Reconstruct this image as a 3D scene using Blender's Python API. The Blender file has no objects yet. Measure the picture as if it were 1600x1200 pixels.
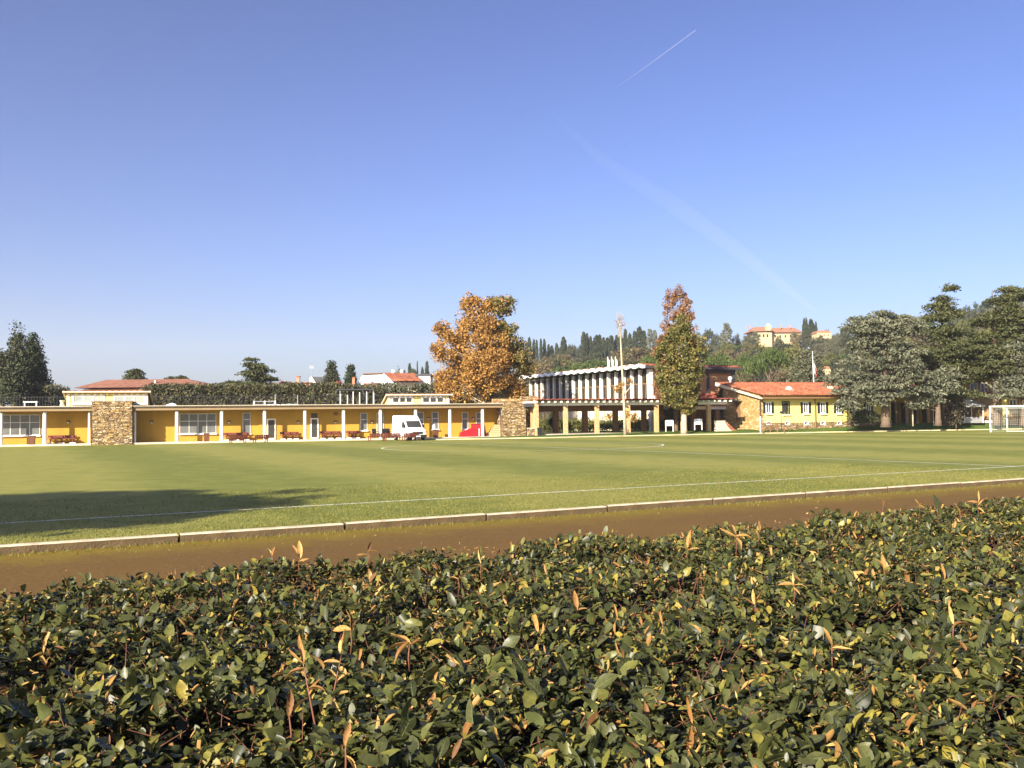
import bpy, math, random
import numpy as np
from mathutils import Vector, Matrix

rad = math.radians
rng = np.random.default_rng(7)
random.seed(7)
SC = bpy.context.scene
COL = SC.collection

# ------------------------------------------------------------------ camera
EYE = 1.78
FPX = 1443.0
PITCH = math.atan(55 / FPX)
ROLL = 0.012
_F = Vector((0, math.cos(PITCH), math.sin(PITCH)))
_R0 = Vector((1, 0, 0))
_U0 = Vector((0, -math.sin(PITCH), math.cos(PITCH)))
_R = _R0 * math.cos(ROLL) - _U0 * math.sin(ROLL)
_U = _U0 * math.cos(ROLL) + _R0 * math.sin(ROLL)
cam_data = bpy.data.cameras.new('camera')
cam = bpy.data.objects.new('camera', cam_data)
COL.objects.link(cam)
M = Matrix((_R, _U, -_F)).transposed().to_4x4()
M.translation = (0, 0, EYE)
cam.matrix_world = M
cam_data.sensor_width = 36
cam_data.lens = 36 * FPX / 1600
cam_data.clip_start = 0.05
cam_data.clip_end = 60000
SC.camera = cam

# ------------------------------------------------------------------ light
SUN_A = rad(32)       # direction the light travels, measured from +Y towards +X
SUN_E = rad(25)
world = bpy.data.worlds.new('World')
SC.world = world
world.use_nodes = True
wn = world.node_tree.nodes
wl = world.node_tree.links
bg = wn['Background']
sky = wn.new('ShaderNodeTexSky')
sky.sky_type = 'NISHITA'
sky.sun_disc = False
sky.sun_elevation = SUN_E
sky.sun_rotation = math.pi + SUN_A
sky.altitude = 60
sky.air_density = 1.0
sky.dust_density = 1.6
sky.ozone_density = 2.5
tint = wn.new('ShaderNodeMix')
tint.data_type = 'RGBA'
tint.blend_type = 'MULTIPLY'
tint.inputs[0].default_value = 1.0
tint.inputs[7].default_value = (0.079, 0.084, 0.111, 1)
wl.new(sky.outputs[0], tint.inputs[6])
gam = wn.new('ShaderNodeGamma'); gam.inputs[1].default_value = 1.42
wl.new(tint.outputs[2], gam.inputs[0])
lift = wn.new('ShaderNodeMix'); lift.data_type = 'RGBA'; lift.blend_type = 'MULTIPLY'; lift.inputs[0].default_value = 1.0
lift.inputs[7].default_value = (14.6, 14.4, 14.0, 1)
wl.new(gam.outputs[0], lift.inputs[6])
wl.new(lift.outputs[2], bg.inputs[0])
bg.inputs[1].default_value = 0.05
sd = bpy.data.lights.new('sun', 'SUN')
sd.energy = 5.0
sd.angle = rad(0.53)
sd.color = (1.0, 0.90, 0.74)
sun = bpy.data.objects.new('sun', sd)
COL.objects.link(sun)
ldir = Vector((math.sin(SUN_A) * math.cos(SUN_E), math.cos(SUN_A) * math.cos(SUN_E), -math.sin(SUN_E)))
sun.rotation_euler = ldir.to_track_quat('-Z', 'Y').to_euler()
sun.location = (-60, -60, 60)
SC.view_settings.view_transform = 'Standard'
SC.view_settings.look = 'None'
SC.view_settings.exposure = 1.55
SC.view_settings.gamma = 1.0
SC.view_settings.use_curve_mapping = False
SC.cycles.max_bounces = 6
SC.cycles.transparent_max_bounces = 8
SC.cycles.volume_bounces = 0
SC.cycles.use_denoising = True

# ------------------------------------------------------------------ helpers
def ray(px, py):
    return _F * FPX + _R * (px - 800) + _U * (600 - py)

def P(px, py, Y):
    d = ray(px, py)
    return Vector((0, 0, EYE)) + d * (Y / d.y)

def G(px, py, z=0.0):
    d = ray(px, py)
    return Vector((0, 0, EYE)) + d * ((z - EYE) / d.z)

class Fr:
    """a ground frame: x along a facade, y away from the viewer, z up"""
    def __init__(s, ox, oy, ang, z0=0.0):
        s.o = Vector((ox, oy)); s.a = ang; s.z0 = z0
        s.t = Vector((math.cos(ang), math.sin(ang))); s.n = Vector((-math.sin(ang), math.cos(ang)))
    def lx(s, px, yo=0.0, py=650):
        d = ray(px, py); d = Vector((d.x, d.y))
        b = s.o + s.n * yo
        return -(b.x * d.y - b.y * d.x) / (s.t.x * d.y - s.t.y * d.x)
    def lz(s, px, py, yo=0.0):
        x = s.lx(px, yo, py)
        w = s.o + s.t * x + s.n * yo
        return P(px, py, w.y).z - s.z0
    def w(s, x, y, z=0.0):
        p = s.o + s.t * x + s.n * y
        return Vector((p.x, p.y, z + s.z0))

def link(o, parent=None):
    COL.objects.link(o)
    if parent is not None:
        o.parent = parent
    return o

def tag(o, label=None, cat=None, group=None, kind=None):
    if label: o['label'] = label
    if cat: o['category'] = cat
    if group: o['group'] = group
    if kind: o['kind'] = kind
    return o

def root(name, label, cat, loc, rotz=0.0, group=None):
    o = bpy.data.objects.new(name, None)
    o.empty_display_size = 0.3
    o.location = loc; o.rotation_euler = (0, 0, rotz)
    return tag(link(o), label, cat, group)

def obj(name, mesh, parent=None, loc=(0, 0, 0), rotz=0.0, scale=None):
    o = bpy.data.objects.new(name, mesh)
    o.location = loc; o.rotation_euler = (0, 0, rotz)
    if scale is not None:
        o.scale = scale if hasattr(scale, '__len__') else (scale,) * 3
    return link(o, parent)

def copy_tree(o, parent=None):
    c = o.copy(); link(c)
    if parent is not None:
        c.parent = parent
    for ch in list(o.children):
        copy_tree(ch, c)
    return c

class MB:
    def __init__(s): s.v = []; s.f = []; s.m = []
    def add(s, vs, fs, m=0):
        b = len(s.v); s.v += [tuple(v) for v in vs]
        s.f += [tuple(i + b for i in f) for f in fs]; s.m += [m] * len(fs)
        return s
    def box(s, x0, x1, y0, y1, z0, z1, m=0):
        vs = [(x, y, z) for z in (z0, z1) for y in (y0, y1) for x in (x0, x1)]
        return s.add(vs, [(0, 2, 3, 1), (4, 5, 7, 6), (0, 1, 5, 4), (2, 6, 7, 3), (0, 4, 6, 2), (1, 3, 7, 5)], m)
    def prism(s, prof, a0, a1, axis='y', m=0):
        """closed profile of 2-D points extruded along an axis"""
        n = len(prof)
        def pt(p, a):
            if axis == 'y': return (p[0], a, p[1])
            if axis == 'x': return (a, p[0], p[1])
            return (p[0], p[1], a)
        vs = [pt(p, a0) for p in prof] + [pt(p, a1) for p in prof]
        fs = [tuple(range(n))[::-1], tuple(range(n, 2 * n))] + [(i, (i + 1) % n, n + (i + 1) % n, n + i) for i in range(n)]
        return s.add(vs, fs, m)
    def tube(s, pts, rs, n=6, m=0, cap=True):
        pts = [Vector(p) for p in pts]; b = []
        for i, p in enumerate(pts):
            d = (pts[min(i + 1, len(pts) - 1)] - pts[max(i - 1, 0)])
            if d.length < 1e-6: d = Vector((0, 0, 1))
            d.normalize()
            a = d.orthogonal().normalized() if abs(d.z) < 0.9 else Vector((1, 0, 0)).cross(d).normalized()
            c = d.cross(a)
            b += [p + (a * math.cos(2 * math.pi * k / n) + c * math.sin(2 * math.pi * k / n)) * rs[i] for k in range(n)]
        fs = []
        for i in range(len(pts) - 1):
            for k in range(n):
                fs.append((i * n + k, i * n + (k + 1) % n, (i + 1) * n + (k + 1) % n, (i + 1) * n + k))
        if cap:
            fs.append(tuple(range(n))[::-1]); fs.append(tuple(range((len(pts) - 1) * n, len(pts) * n)))
        return s.add(b, fs, m)
    def cyl(s, x, y, z0, z1, r, n=12, m=0, r1=None):
        return s.tube([(x, y, z0), (x, y, z1)], [r, r if r1 is None else r1], n, m)
    def sphere(s, c, r, nu=10, nv=6, m=0, sz=1.0):
        vs = []; fs = []
        for j in range(nv + 1):
            th = math.pi * j / nv
            for i in range(nu):
                ph = 2 * math.pi * i / nu
                vs.append((c[0] + r * math.sin(th) * math.cos(ph), c[1] + r * math.sin(th) * math.sin(ph), c[2] + sz * r * math.cos(th)))
        for j in range(nv):
            for i in range(nu):
                fs.append((j * nu + i, (j + 1) * nu + i, (j + 1) * nu + (i + 1) % nu, j * nu + (i + 1) % nu))
        return s.add(vs, fs, m)
    def grid(s, fn, us, vs_, m=0):
        nu, nv = len(us), len(vs_)
        pts = [fn(u, v) for v in vs_ for u in us]
        fs = [(j * nu + i, j * nu + i + 1, (j + 1) * nu + i + 1, (j + 1) * nu + i) for j in range(nv - 1) for i in range(nu - 1)]
        return s.add(pts, fs, m)
    def mesh(s, name, mats, smooth=False):
        me = bpy.data.meshes.new(name)
        me.from_pydata(s.v, [], s.f)
        if not isinstance(mats, (list, tuple)): mats = [mats]
        for mt in mats: me.materials.append(mt)
        if len(mats) > 1: me.polygons.foreach_set('material_index', s.m)
        if smooth: me.polygons.foreach_set('use_smooth', [True] * len(me.polygons))
        me.update()
        return me
    def build(s, name, mats, parent=None, loc=(0, 0, 0), rotz=0.0, smooth=False):
        return obj(name, s.mesh(name, mats, smooth), parent, loc, rotz)

def fast_mesh(name, V, F, mats, mi=None, smooth=False):
    V = np.asarray(V, np.float32); F = np.asarray(F, np.int32)
    me = bpy.data.meshes.new(name)
    me.vertices.add(len(V)); me.vertices.foreach_set('co', V.ravel())
    k = F.shape[1]
    me.loops.add(F.size); me.loops.foreach_set('vertex_index', F.ravel())
    me.polygons.add(len(F)); me.polygons.foreach_set('loop_start', np.arange(len(F), dtype=np.int32) * k)
    if not isinstance(mats, (list, tuple)): mats = [mats]
    for mt in mats: me.materials.append(mt)
    if mi is not None: me.polygons.foreach_set('material_index', np.asarray(mi, np.int32))
    if smooth: me.polygons.foreach_set('use_smooth', np.ones(len(F), bool))
    me.update(calc_edges=True)
    me.validate()
    return me

# ------------------------------------------------------------------ materials
def new_mat(name):
    m = bpy.data.materials.new(name); m.use_nodes = True
    nt = m.node_tree
    return m, nt.nodes, nt.links, nt.nodes['Principled BSDF']

def ramp(n, stops, interp='LINEAR'):
    r = n.new('ShaderNodeValToRGB'); r.color_ramp.interpolation = interp
    el = r.color_ramp.elements
    while len(el) < len(stops): el.new(0.5)
    for e, (p, c) in zip(el, stops):
        e.position = p; e.color = (c[0], c[1], c[2], 1)
    return r

def mk(name, c, rough=0.7, var=0.15, scale=3.0, bump=0.0, bscale=30.0, metal=0.0, spec=0.4, streak=False):
    m, n, l, b = new_mat(name)
    b.inputs['Roughness'].default_value = rough
    b.inputs['Metallic'].default_value = metal
    b.inputs['Specular IOR Level'].default_value = spec
    tc = n.new('ShaderNodeTexCoord')
    nz = n.new('ShaderNodeTexNoise'); nz.inputs['Scale'].default_value = scale; nz.inputs['Detail'].default_value = 6
    nz.inputs['Roughness'].default_value = 0.65
    if streak:
        mp = n.new('ShaderNodeMapping'); mp.inputs['Scale'].default_value = (1, 1, 0.15)
        l.new(tc.outputs['Object'], mp.inputs[0]); l.new(mp.outputs[0], nz.inputs['Vector'])
    else:
        l.new(tc.outputs['Object'], nz.inputs['Vector'])
    lo = [max(0, x * (1 - var)) for x in c]; hi = [min(1, x * (1 + var)) for x in c]
    r = ramp(n, [(0.3, lo), (0.7, hi)])
    l.new(nz.outputs['Fac'], r.inputs[0]); l.new(r.outputs[0], b.inputs['Base Color'])
    if bump:
        n2 = n.new('ShaderNodeTexNoise'); n2.inputs['Scale'].default_value = bscale; n2.inputs['Detail'].default_value = 4
        l.new(tc.outputs['Object'], n2.inputs['Vector'])
        bp = n.new('ShaderNodeBump'); bp.inputs['Strength'].default_value = bump; bp.inputs['Distance'].default_value = 0.05
        l.new(n2.outputs['Fac'], bp.inputs['Height']); l.new(bp.outputs[0], b.inputs['Normal'])
    return m

def leaf_mat(name, stops, rough=0.5, transl=0.25, spec=0.3, patch=0.35, pscale=0.5, tcol=None):
    m, n, l, b = new_mat(name)
    geo = n.new('ShaderNodeNewGeometry'); oi = n.new('ShaderNodeObjectInfo')
    ad = n.new('ShaderNodeMath'); ad.operation = 'ADD'
    l.new(geo.outputs['Random Per Island'], ad.inputs[0]); l.new(oi.outputs['Random'], ad.inputs[1])
    fr = n.new('ShaderNodeMath'); fr.operation = 'FRACT'; l.new(ad.outputs[0], fr.inputs[0])
    nz = n.new('ShaderNodeTexNoise'); nz.inputs['Scale'].default_value = pscale; nz.inputs['Detail'].default_value = 3
    l.new(geo.outputs['Position'], nz.inputs['Vector'])
    mx = n.new('ShaderNodeMix'); mx.data_type = 'FLOAT'; mx.inputs[0].default_value = patch
    l.new(fr.outputs[0], mx.inputs[2])
    mr = n.new('ShaderNodeMapRange'); mr.inputs[1].default_value = 0.3; mr.inputs[2].default_value = 0.7
    l.new(nz.outputs['Fac'], mr.inputs[0]); l.new(mr.outputs[0], mx.inputs[3])
    r = ramp(n, stops); l.new(mx.outputs[0], r.inputs[0])
    l.new(r.outputs[0], b.inputs['Base Color'])
    b.inputs['Roughness'].default_value = rough; b.inputs['Specular IOR Level'].default_value = spec
    if transl > 0:
        t = n.new('ShaderNodeBsdfTranslucent'); mixs = n.new('ShaderNodeMixShader'); mixs.inputs[0].default_value = transl
        if tcol:
            tm = n.new('ShaderNodeMix'); tm.data_type = 'RGBA'; tm.blend_type = 'MULTIPLY'; tm.inputs[0].default_value = 1
            tm.inputs[7].default_value = (*tcol, 1); l.new(r.outputs[0], tm.inputs[6]); l.new(tm.outputs[2], t.inputs[0])
        else:
            l.new(r.outputs[0], t.inputs[0])
        out = n['Material Output']
        l.new(b.outputs[0], mixs.inputs[1]); l.new(t.outputs[0], mixs.inputs[2]); l.new(mixs.outputs[0], out.inputs[0])
    return m

def stone_mat(name, stops, scale=2.6, joint=(0.09, 0.065, 0.04), flat=2.6):
    m, n, l, b = new_mat(name)
    tc = n.new('ShaderNodeTexCoord'); mp = n.new('ShaderNodeMapping'); mp.inputs['Scale'].default_value = (1, 1, flat)
    nz0 = n.new('ShaderNodeTexNoise'); nz0.inputs['Scale'].default_value = 1.7
    l.new(tc.outputs['Object'], nz0.inputs['Vector'])
    mxv = n.new('ShaderNodeMix'); mxv.data_type = 'VECTOR'; mxv.inputs[0].default_value = 0.12
    l.new(tc.outputs['Object'], mxv.inputs[4]); l.new(nz0.outputs['Color'], mxv.inputs[5])
    l.new(mxv.outputs[1], mp.inputs[0])
    v = n.new('ShaderNodeTexVoronoi'); v.inputs['Scale'].default_value = scale; l.new(mp.outputs[0], v.inputs['Vector'])
    ve = n.new('ShaderNodeTexVoronoi'); ve.feature = 'DISTANCE_TO_EDGE'; ve.inputs['Scale'].default_value = scale
    l.new(mp.outputs[0], ve.inputs['Vector'])
    sep = n.new('ShaderNodeSeparateColor'); l.new(v.outputs['Color'], sep.inputs[0])
    r = ramp(n, stops); l.new(sep.outputs[0], r.inputs[0])
    nz = n.new('ShaderNodeTexNoise'); nz.inputs['Scale'].default_value = 14; nz.inputs['Detail'].default_value = 5
    l.new(tc.outputs['Object'], nz.inputs['Vector'])
    mm = n.new('ShaderNodeMix'); mm.data_type = 'RGBA'; mm.blend_type = 'OVERLAY'; mm.inputs[0].default_value = 0.5
    l.new(r.outputs[0], mm.inputs[6]); l.new(nz.outputs['Fac'], mm.inputs[7])
    jr = n.new('ShaderNodeMapRange'); jr.inputs[1].default_value = 0.02; jr.inputs[2].default_value = 0.07
    l.new(ve.outputs['Distance'], jr.inputs[0])
    mj = n.new('ShaderNodeMix'); mj.data_type = 'RGBA'; mj.inputs[6].default_value = (*joint, 1)
    l.new(jr.outputs[0], mj.inputs[0]); l.new(mm.outputs[2], mj.inputs[7]); l.new(mj.outputs[2], b.inputs['Base Color'])
    b.inputs['Roughness'].default_value = 0.9; b.inputs['Specular IOR Level'].default_value = 0.2
    bp = n.new('ShaderNodeBump'); bp.inputs['Strength'].default_value = 0.8; bp.inputs['Distance'].default_value = 0.08
    l.new(jr.outputs[0], bp.inputs['Height']); l.new(bp.outputs[0], b.inputs['Normal'])
    return m

def brick_mat(name, c1, c2, mortar, sc=4.0):
    m, n, l, b = new_mat(name)
    tc = n.new('ShaderNodeTexCoord'); sp = n.new('ShaderNodeSeparateXYZ'); cb = n.new('ShaderNodeCombineXYZ')
    l.new(tc.outputs['Object'], sp.inputs[0])
    ad = n.new('ShaderNodeMath'); ad.operation = 'ADD'; l.new(sp.outputs[0], ad.inputs[0]); l.new(sp.outputs[1], ad.inputs[1])
    l.new(ad.outputs[0], cb.inputs[0]); l.new(sp.outputs[2], cb.inputs[1])
    bt = n.new('ShaderNodeTexBrick'); bt.inputs['Scale'].default_value = sc
    bt.inputs['Color1'].default_value = (*c1, 1); bt.inputs['Color2'].default_value = (*c2, 1); bt.inputs['Mortar'].default_value = (*mortar, 1)
    l.new(cb.outputs[0], bt.inputs['Vector'])
    nz = n.new('ShaderNodeTexNoise'); nz.inputs['Scale'].default_value = 6; nz.inputs['Detail'].default_value = 5
    l.new(tc.outputs['Object'], nz.inputs['Vector'])
    mm = n.new('ShaderNodeMix'); mm.data_type = 'RGBA'; mm.blend_type = 'OVERLAY'; mm.inputs[0].default_value = 0.5
    l.new(bt.outputs[0], mm.inputs[6]); l.new(nz.outputs['Fac'], mm.inputs[7]); l.new(mm.outputs[2], b.inputs['Base Color'])
    b.inputs['Roughness'].default_value = 0.9
    return m

def tile_mat(name, stops):
    m, n, l, b = new_mat(name)
    tc = n.new('ShaderNodeTexCoord')
    v = n.new('ShaderNodeTexVoronoi'); v.inputs['Scale'].default_value = 3.2; l.new(tc.outputs['Object'], v.inputs['Vector'])
    sep = n.new('ShaderNodeSeparateColor'); l.new(v.outputs['Color'], sep.inputs[0])
    nz = n.new('ShaderNodeTexNoise'); nz.inputs['Scale'].default_value = 0.6; nz.inputs['Detail'].default_value = 6
    l.new(tc.outputs['Object'], nz.inputs['Vector'])
    mx = n.new('ShaderNodeMix'); mx.data_type = 'FLOAT'; mx.inputs[0].default_value = 0.5
    l.new(sep.outputs[0], mx.inputs[2]); l.new(nz.outputs['Fac'], mx.inputs[3])
    r = ramp(n, stops); l.new(mx.outputs[0], r.inputs[0]); l.new(r.outputs[0], b.inputs['Base Color'])
    b.inputs['Roughness'].default_value = 0.85; b.inputs['Specular IOR Level'].default_value = 0.25
    return m

def glass_mat(name, c=(0.03, 0.035, 0.04), rough=0.08, var=0.3):
    m = mk(name, c, rough, var, 0.6, spec=0.6)
    return m

U = Vector((0.880, 0.475)); V = Vector((0.475, -0.880))     # pitch axes
PC = Vector((0.64, 60.9))                                    # pitch centre

def pitch_mat():
    m, n, l, b = new_mat('pitch_grass')
    geo = n.new('ShaderNodeNewGeometry')
    dt = n.new('ShaderNodeVectorMath'); dt.operation = 'DOT_PRODUCT'; dt.inputs[1].default_value = (U.x, U.y, 0)
    l.new(geo.outputs['Position'], dt.inputs[0])
    w = n.new('ShaderNodeMath'); w.operation = 'MULTIPLY'; w.inputs[1].default_value = 2 * math.pi / 11.0; l.new(dt.outputs['Value'], w.inputs[0])
    n1 = n.new('ShaderNodeTexNoise'); n1.inputs['Scale'].default_value = 0.25; n1.inputs['Detail'].default_value = 4; l.new(geo.outputs['Position'], n1.inputs['Vector'])
    w0 = n.new('ShaderNodeMath'); w0.operation = 'MULTIPLY_ADD'; w0.inputs[1].default_value = 2.2; l.new(n1.outputs['Fac'], w0.inputs[0]); l.new(w.outputs[0], w0.inputs[2])
    sn = n.new('ShaderNodeMath'); sn.operation = 'SINE'; l.new(w0.outputs[0], sn.inputs[0])
    st = n.new('ShaderNodeMapRange'); st.inputs[1].default_value = -0.6; st.inputs[2].default_value = 0.6; l.new(sn.outputs[0], st.inputs[0])
    n2 = n.new('ShaderNodeTexNoise'); n2.inputs['Scale'].default_value = 0.9; n2.inputs['Detail'].default_value = 8; n2.inputs['Roughness'].default_value = 0.75
    l.new(geo.outputs['Position'], n2.inputs['Vector'])
    n3 = n.new('ShaderNodeTexNoise'); n3.inputs['Scale'].default_value = 14; n3.inputs['Detail'].default_value = 5; n3.inputs['Roughness'].default_value = 0.8
    l.new(geo.outputs['Position'], n3.inputs['Vector'])
    ad = n.new('ShaderNodeMath'); ad.operation = 'MULTIPLY_ADD'; ad.inputs[1].default_value = 0.24; l.new(st.outputs[0], ad.inputs[0])
    a2 = n.new('ShaderNodeMath'); a2.operation = 'MULTIPLY_ADD'; a2.inputs[1].default_value = 0.75
    l.new(n3.outputs['Fac'], a2.inputs[0]); l.new(n2.outputs['Fac'], a2.inputs[2])
    l.new(a2.outputs[0], ad.inputs[2])
    r = ramp(n, [(0.60, (0.075, 0.100, 0.014)), (0.95, (0.168, 0.178, 0.034)), (1.25, (0.26, 0.245, 0.06))])
    hs = n.new('ShaderNodeMath'); hs.operation = 'MULTIPLY'; hs.inputs[1].default_value = 0.8; l.new(ad.outputs[0], hs.inputs[0])
    for e, p in zip(r.color_ramp.elements, (0.44, 0.74, 1.0)): e.position = p
    l.new(hs.outputs[0], r.inputs[0]); l.new(r.outputs[0], b.inputs['Base Color'])
    b.inputs['Roughness'].default_value = 0.75; b.inputs['Specular IOR Level'].default_value = 0.15
    b.inputs['Sheen Weight'].default_value = 0.0
    bp = n.new('ShaderNodeBump'); bp.inputs['Strength'].default_value = 0.6; bp.inputs['Distance'].default_value = 0.03
    l.new(n3.outputs['Fac'], bp.inputs['Height']); l.new(bp.outputs[0], b.inputs['Normal'])
    return m

def track_mat():
    m, n, l, b = new_mat('track_dirt')
    geo = n.new('ShaderNodeNewGeometry')
    dt = n.new('ShaderNodeVectorMath'); dt.operation = 'DOT_PRODUCT'; dt.inputs[1].default_value = (V.x, V.y, 0)
    l.new(geo.outputs['Position'], dt.inputs[0])
    n1 = n.new('ShaderNodeTexNoise'); n1.inputs['Scale'].default_value = 1.6; n1.inputs['Detail'].default_value = 8; n1.inputs['Roughness'].default_value = 0.7
    l.new(geo.outputs['Position'], n1.inputs['Vector'])
    n2 = n.new('ShaderNodeTexNoise'); n2.inputs['Scale'].default_value = 17; n2.inputs['Detail'].default_value = 8; n2.inputs['Roughness'].default_value = 0.85
    l.new(geo.outputs['Position'], n2.inputs['Vector'])
    base = ramp(n, [(0.32, (0.070, 0.041, 0.013)), (0.66, (0.180, 0.104, 0.034))]); l.new(n2.outputs['Fac'], base.inputs[0])
    moss = ramp(n, [(0.3, (0.115, 0.082, 0.010)), (0.7, (0.235, 0.165, 0.03))]); l.new(n2.outputs['Fac'], moss.inputs[0])
    return m, n, l, b, geo, dt, n1, n2, base, moss

MAT = {}
def mats():
    A = MAT
    A['ochre'] = mk('ochre_render', (0.40, 0.230, 0.026), 0.85, 0.14, 0.8, streak=True)
    A['yellow'] = mk('pale_yellow_render', (0.72, 0.60, 0.20), 0.85, 0.07, 1.0)
    A['yellow2'] = mk('light_yellow_render', (0.74, 0.62, 0.20), 0.85, 0.06, 0.8, streak=True)
    A['cream'] = mk('cream_render', (0.72, 0.62, 0.42), 0.85, 0.08, 0.8)
    A['white'] = mk('white_render', (0.78, 0.74, 0.66), 0.8, 0.06, 1.0, streak=True)
    A['paint'] = mk('white_paint', (0.80, 0.80, 0.78), 0.5, 0.04, 2.0)
    A['line'] = mk('line_paint', (0.62, 0.62, 0.50), 0.9, 0.30, 6.0)
    A['conc'] = mk('concrete', (0.42, 0.36, 0.28), 0.9, 0.25, 4.0, 0.3, 40)
    A['slab'] = mk('pale_concrete', (0.55, 0.47, 0.34), 0.9, 0.18, 2.5)
    A['roofgrey'] = mk('roof_edge_sheet', (0.085, 0.065, 0.045), 0.6, 0.25, 3.0)
    A['dark'] = mk('dark_metal', (0.03, 0.03, 0.032), 0.5, 0.2, 4.0, metal=0.3)
    A['grey'] = mk('grey_metal', (0.35, 0.35, 0.35), 0.5, 0.15, 4.0, metal=0.4)
    A['frame'] = mk('grey_white_frame', (0.55, 0.55, 0.52), 0.5, 0.06, 2.0)
    A['glass'] = glass_mat('window_glass', (0.045, 0.045, 0.042))
    A['hallglass'] = mk('hall_glass', (0.022, 0.018, 0.012), 0.3, 0.4, 0.8, spec=0.25)
    A['villa'] = mk('villa_render', (0.46, 0.36, 0.20), 0.9, 0.12, 0.3)
    A['villatile'] = mk('villa_tile', (0.30, 0.14, 0.08), 0.9, 0.2, 0.5)
    A['paneglass'] = glass_mat('pane_glass', (0.125, 0.13, 0.12), 0.15, 0.25)
    A['glasslow'] = glass_mat('frosted_glass', (0.42, 0.42, 0.36), 0.4, 0.15)
    A['glasslight'] = glass_mat('pale_glass', (0.30, 0.33, 0.30), 0.2, 0.2)
    A['redwood'] = mk('red_stained_wood', (0.15, 0.036, 0.020), 0.6, 0.25, 6.0)
    A['brownplastic'] = mk('brown_enamel', (0.12, 0.045, 0.018), 0.5, 0.2, 5.0)
    A['red'] = mk('red_vinyl', (0.62, 0.012, 0.02), 0.45, 0.2, 4.0)
    A['darkred'] = mk('dark_red_vinyl', (0.28, 0.012, 0.02), 0.6, 0.2, 4.0)
    A['wood'] = mk('pale_wood', (0.45, 0.32, 0.17), 0.8, 0.2, 5.0)
    A['brownwood'] = mk('brown_wood', (0.20, 0.11, 0.05), 0.8, 0.25, 5.0)
    A['shutter'] = mk('dark_green_shutter', (0.016, 0.024, 0.016), 0.6, 0.2, 4.0)
    A['stone'] = stone_mat('warm_stone', [(0.0, (0.17, 0.105, 0.05)), (0.35, (0.30, 0.20, 0.095)), (0.7, (0.40, 0.29, 0.15)), (1.0, (0.52, 0.42, 0.27))], 3.2)
    A['stone2'] = stone_mat('ochre_stone', [(0.0, (0.32, 0.19, 0.06)), (0.4, (0.42, 0.28, 0.11)), (0.8, (0.50, 0.37, 0.17)), (1.0, (0.56, 0.46, 0.28))], 3.0, (0.30, 0.20, 0.09), 2.2)
    A['brick'] = brick_mat('orange_brick', (0.42, 0.18, 0.07), (0.50, 0.25, 0.10), (0.42, 0.30, 0.18), 4.0)
    A['brickpost'] = brick_mat('warm_brick', (0.44, 0.25, 0.09), (0.52, 0.34, 0.15), (0.45, 0.36, 0.24), 4.0)
    A['tile'] = tile_mat('terracotta_tile', [(0.2, (0.18, 0.055, 0.03)), (0.5, (0.31, 0.098, 0.048)), (0.85, (0.42, 0.18, 0.09))])
    A['tileold'] = tile_mat('old_terracotta_tile', [(0.2, (0.17, 0.07, 0.042)), (0.5, (0.25, 0.105, 0.062)), (0.85, (0.34, 0.17, 0.11))])
    A['tilered'] = tile_mat('dark_red_tile', [(0.2, (0.16, 0.035, 0.02)), (0.5, (0.26, 0.06, 0.035)), (0.85, (0.42, 0.18, 0.12))])
    A['slate'] = mk('dark_slate', (0.05, 0.05, 0.055), 0.7, 0.2, 2.0)
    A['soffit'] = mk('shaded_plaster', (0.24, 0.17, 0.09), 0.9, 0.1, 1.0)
    A['bark'] = mk('brown_bark', (0.13, 0.09, 0.06), 0.95, 0.3, 5.0, 0.8, 14)
    A['barkpale'] = mk('pale_bark', (0.40, 0.33, 0.23), 0.9, 0.2, 3.0, 0.4, 10)
    A['barkcedar'] = mk('cedar_bark', (0.13, 0.09, 0.06), 0.95, 0.25, 3.0, 0.8, 8)
    A['rubber'] = mk('tyre_rubber', (0.02, 0.02, 0.02), 0.8, 0.1)
    A['vanwhite'] = mk('white_car_paint', (0.82, 0.82, 0.83), 0.25, 0.02, spec=0.5)
    A['blue'] = mk('blue_print', (0.10, 0.22, 0.45), 0.5, 0.1)
    A['terra'] = mk('terracotta_render', (0.45, 0.20, 0.11), 0.9, 0.15)
    A['net'] = mk('net_cord', (0.50, 0.55, 0.50), 0.8, 0.05)
    A['globe'] = mk('opal_globe', (0.75, 0.75, 0.72), 0.3, 0.02)
    A['canvas'] = mk('white_canvas', (0.50, 0.50, 0.49), 0.8, 0.05)
    A['flagg'] = mk('flag_green', (0.02, 0.22, 0.07), 0.8, 0.1)
    A['flagr'] = mk('flag_red', (0.50, 0.03, 0.03), 0.8, 0.1)
    A['flagw'] = mk('flag_white', (0.75, 0.75, 0.73), 0.8, 0.05)
    A['awning'] = mk('yellow_awning', (0.60, 0.38, 0.10), 0.8, 0.1)
    A['plane'] = leaf_mat('autumn_plane_leaf', [(0.0, (0.12, 0.065, 0.025)), (0.3, (0.27, 0.14, 0.035)), (0.6, (0.40, 0.21, 0.045)), (0.85, (0.48, 0.29, 0.08)), (1.0, (0.28, 0.22, 0.07))], 0.6, 0.3)
    A['olive'] = leaf_mat('green_gold_leaf', [(0.0, (0.035, 0.042, 0.012)), (0.35, (0.09, 0.095, 0.022)), (0.65, (0.20, 0.18, 0.045)), (0.85, (0.33, 0.22, 0.07)), (1.0, (0.26, 0.12, 0.04))], 0.6, 0.3, pscale=0.8)
    A['russet'] = leaf_mat('russet_leaf', [(0.0, (0.14, 0.065, 0.03)), (0.5, (0.27, 0.135, 0.06)), (1.0, (0.36, 0.22, 0.10))], 0.6, 0.3)
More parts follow.
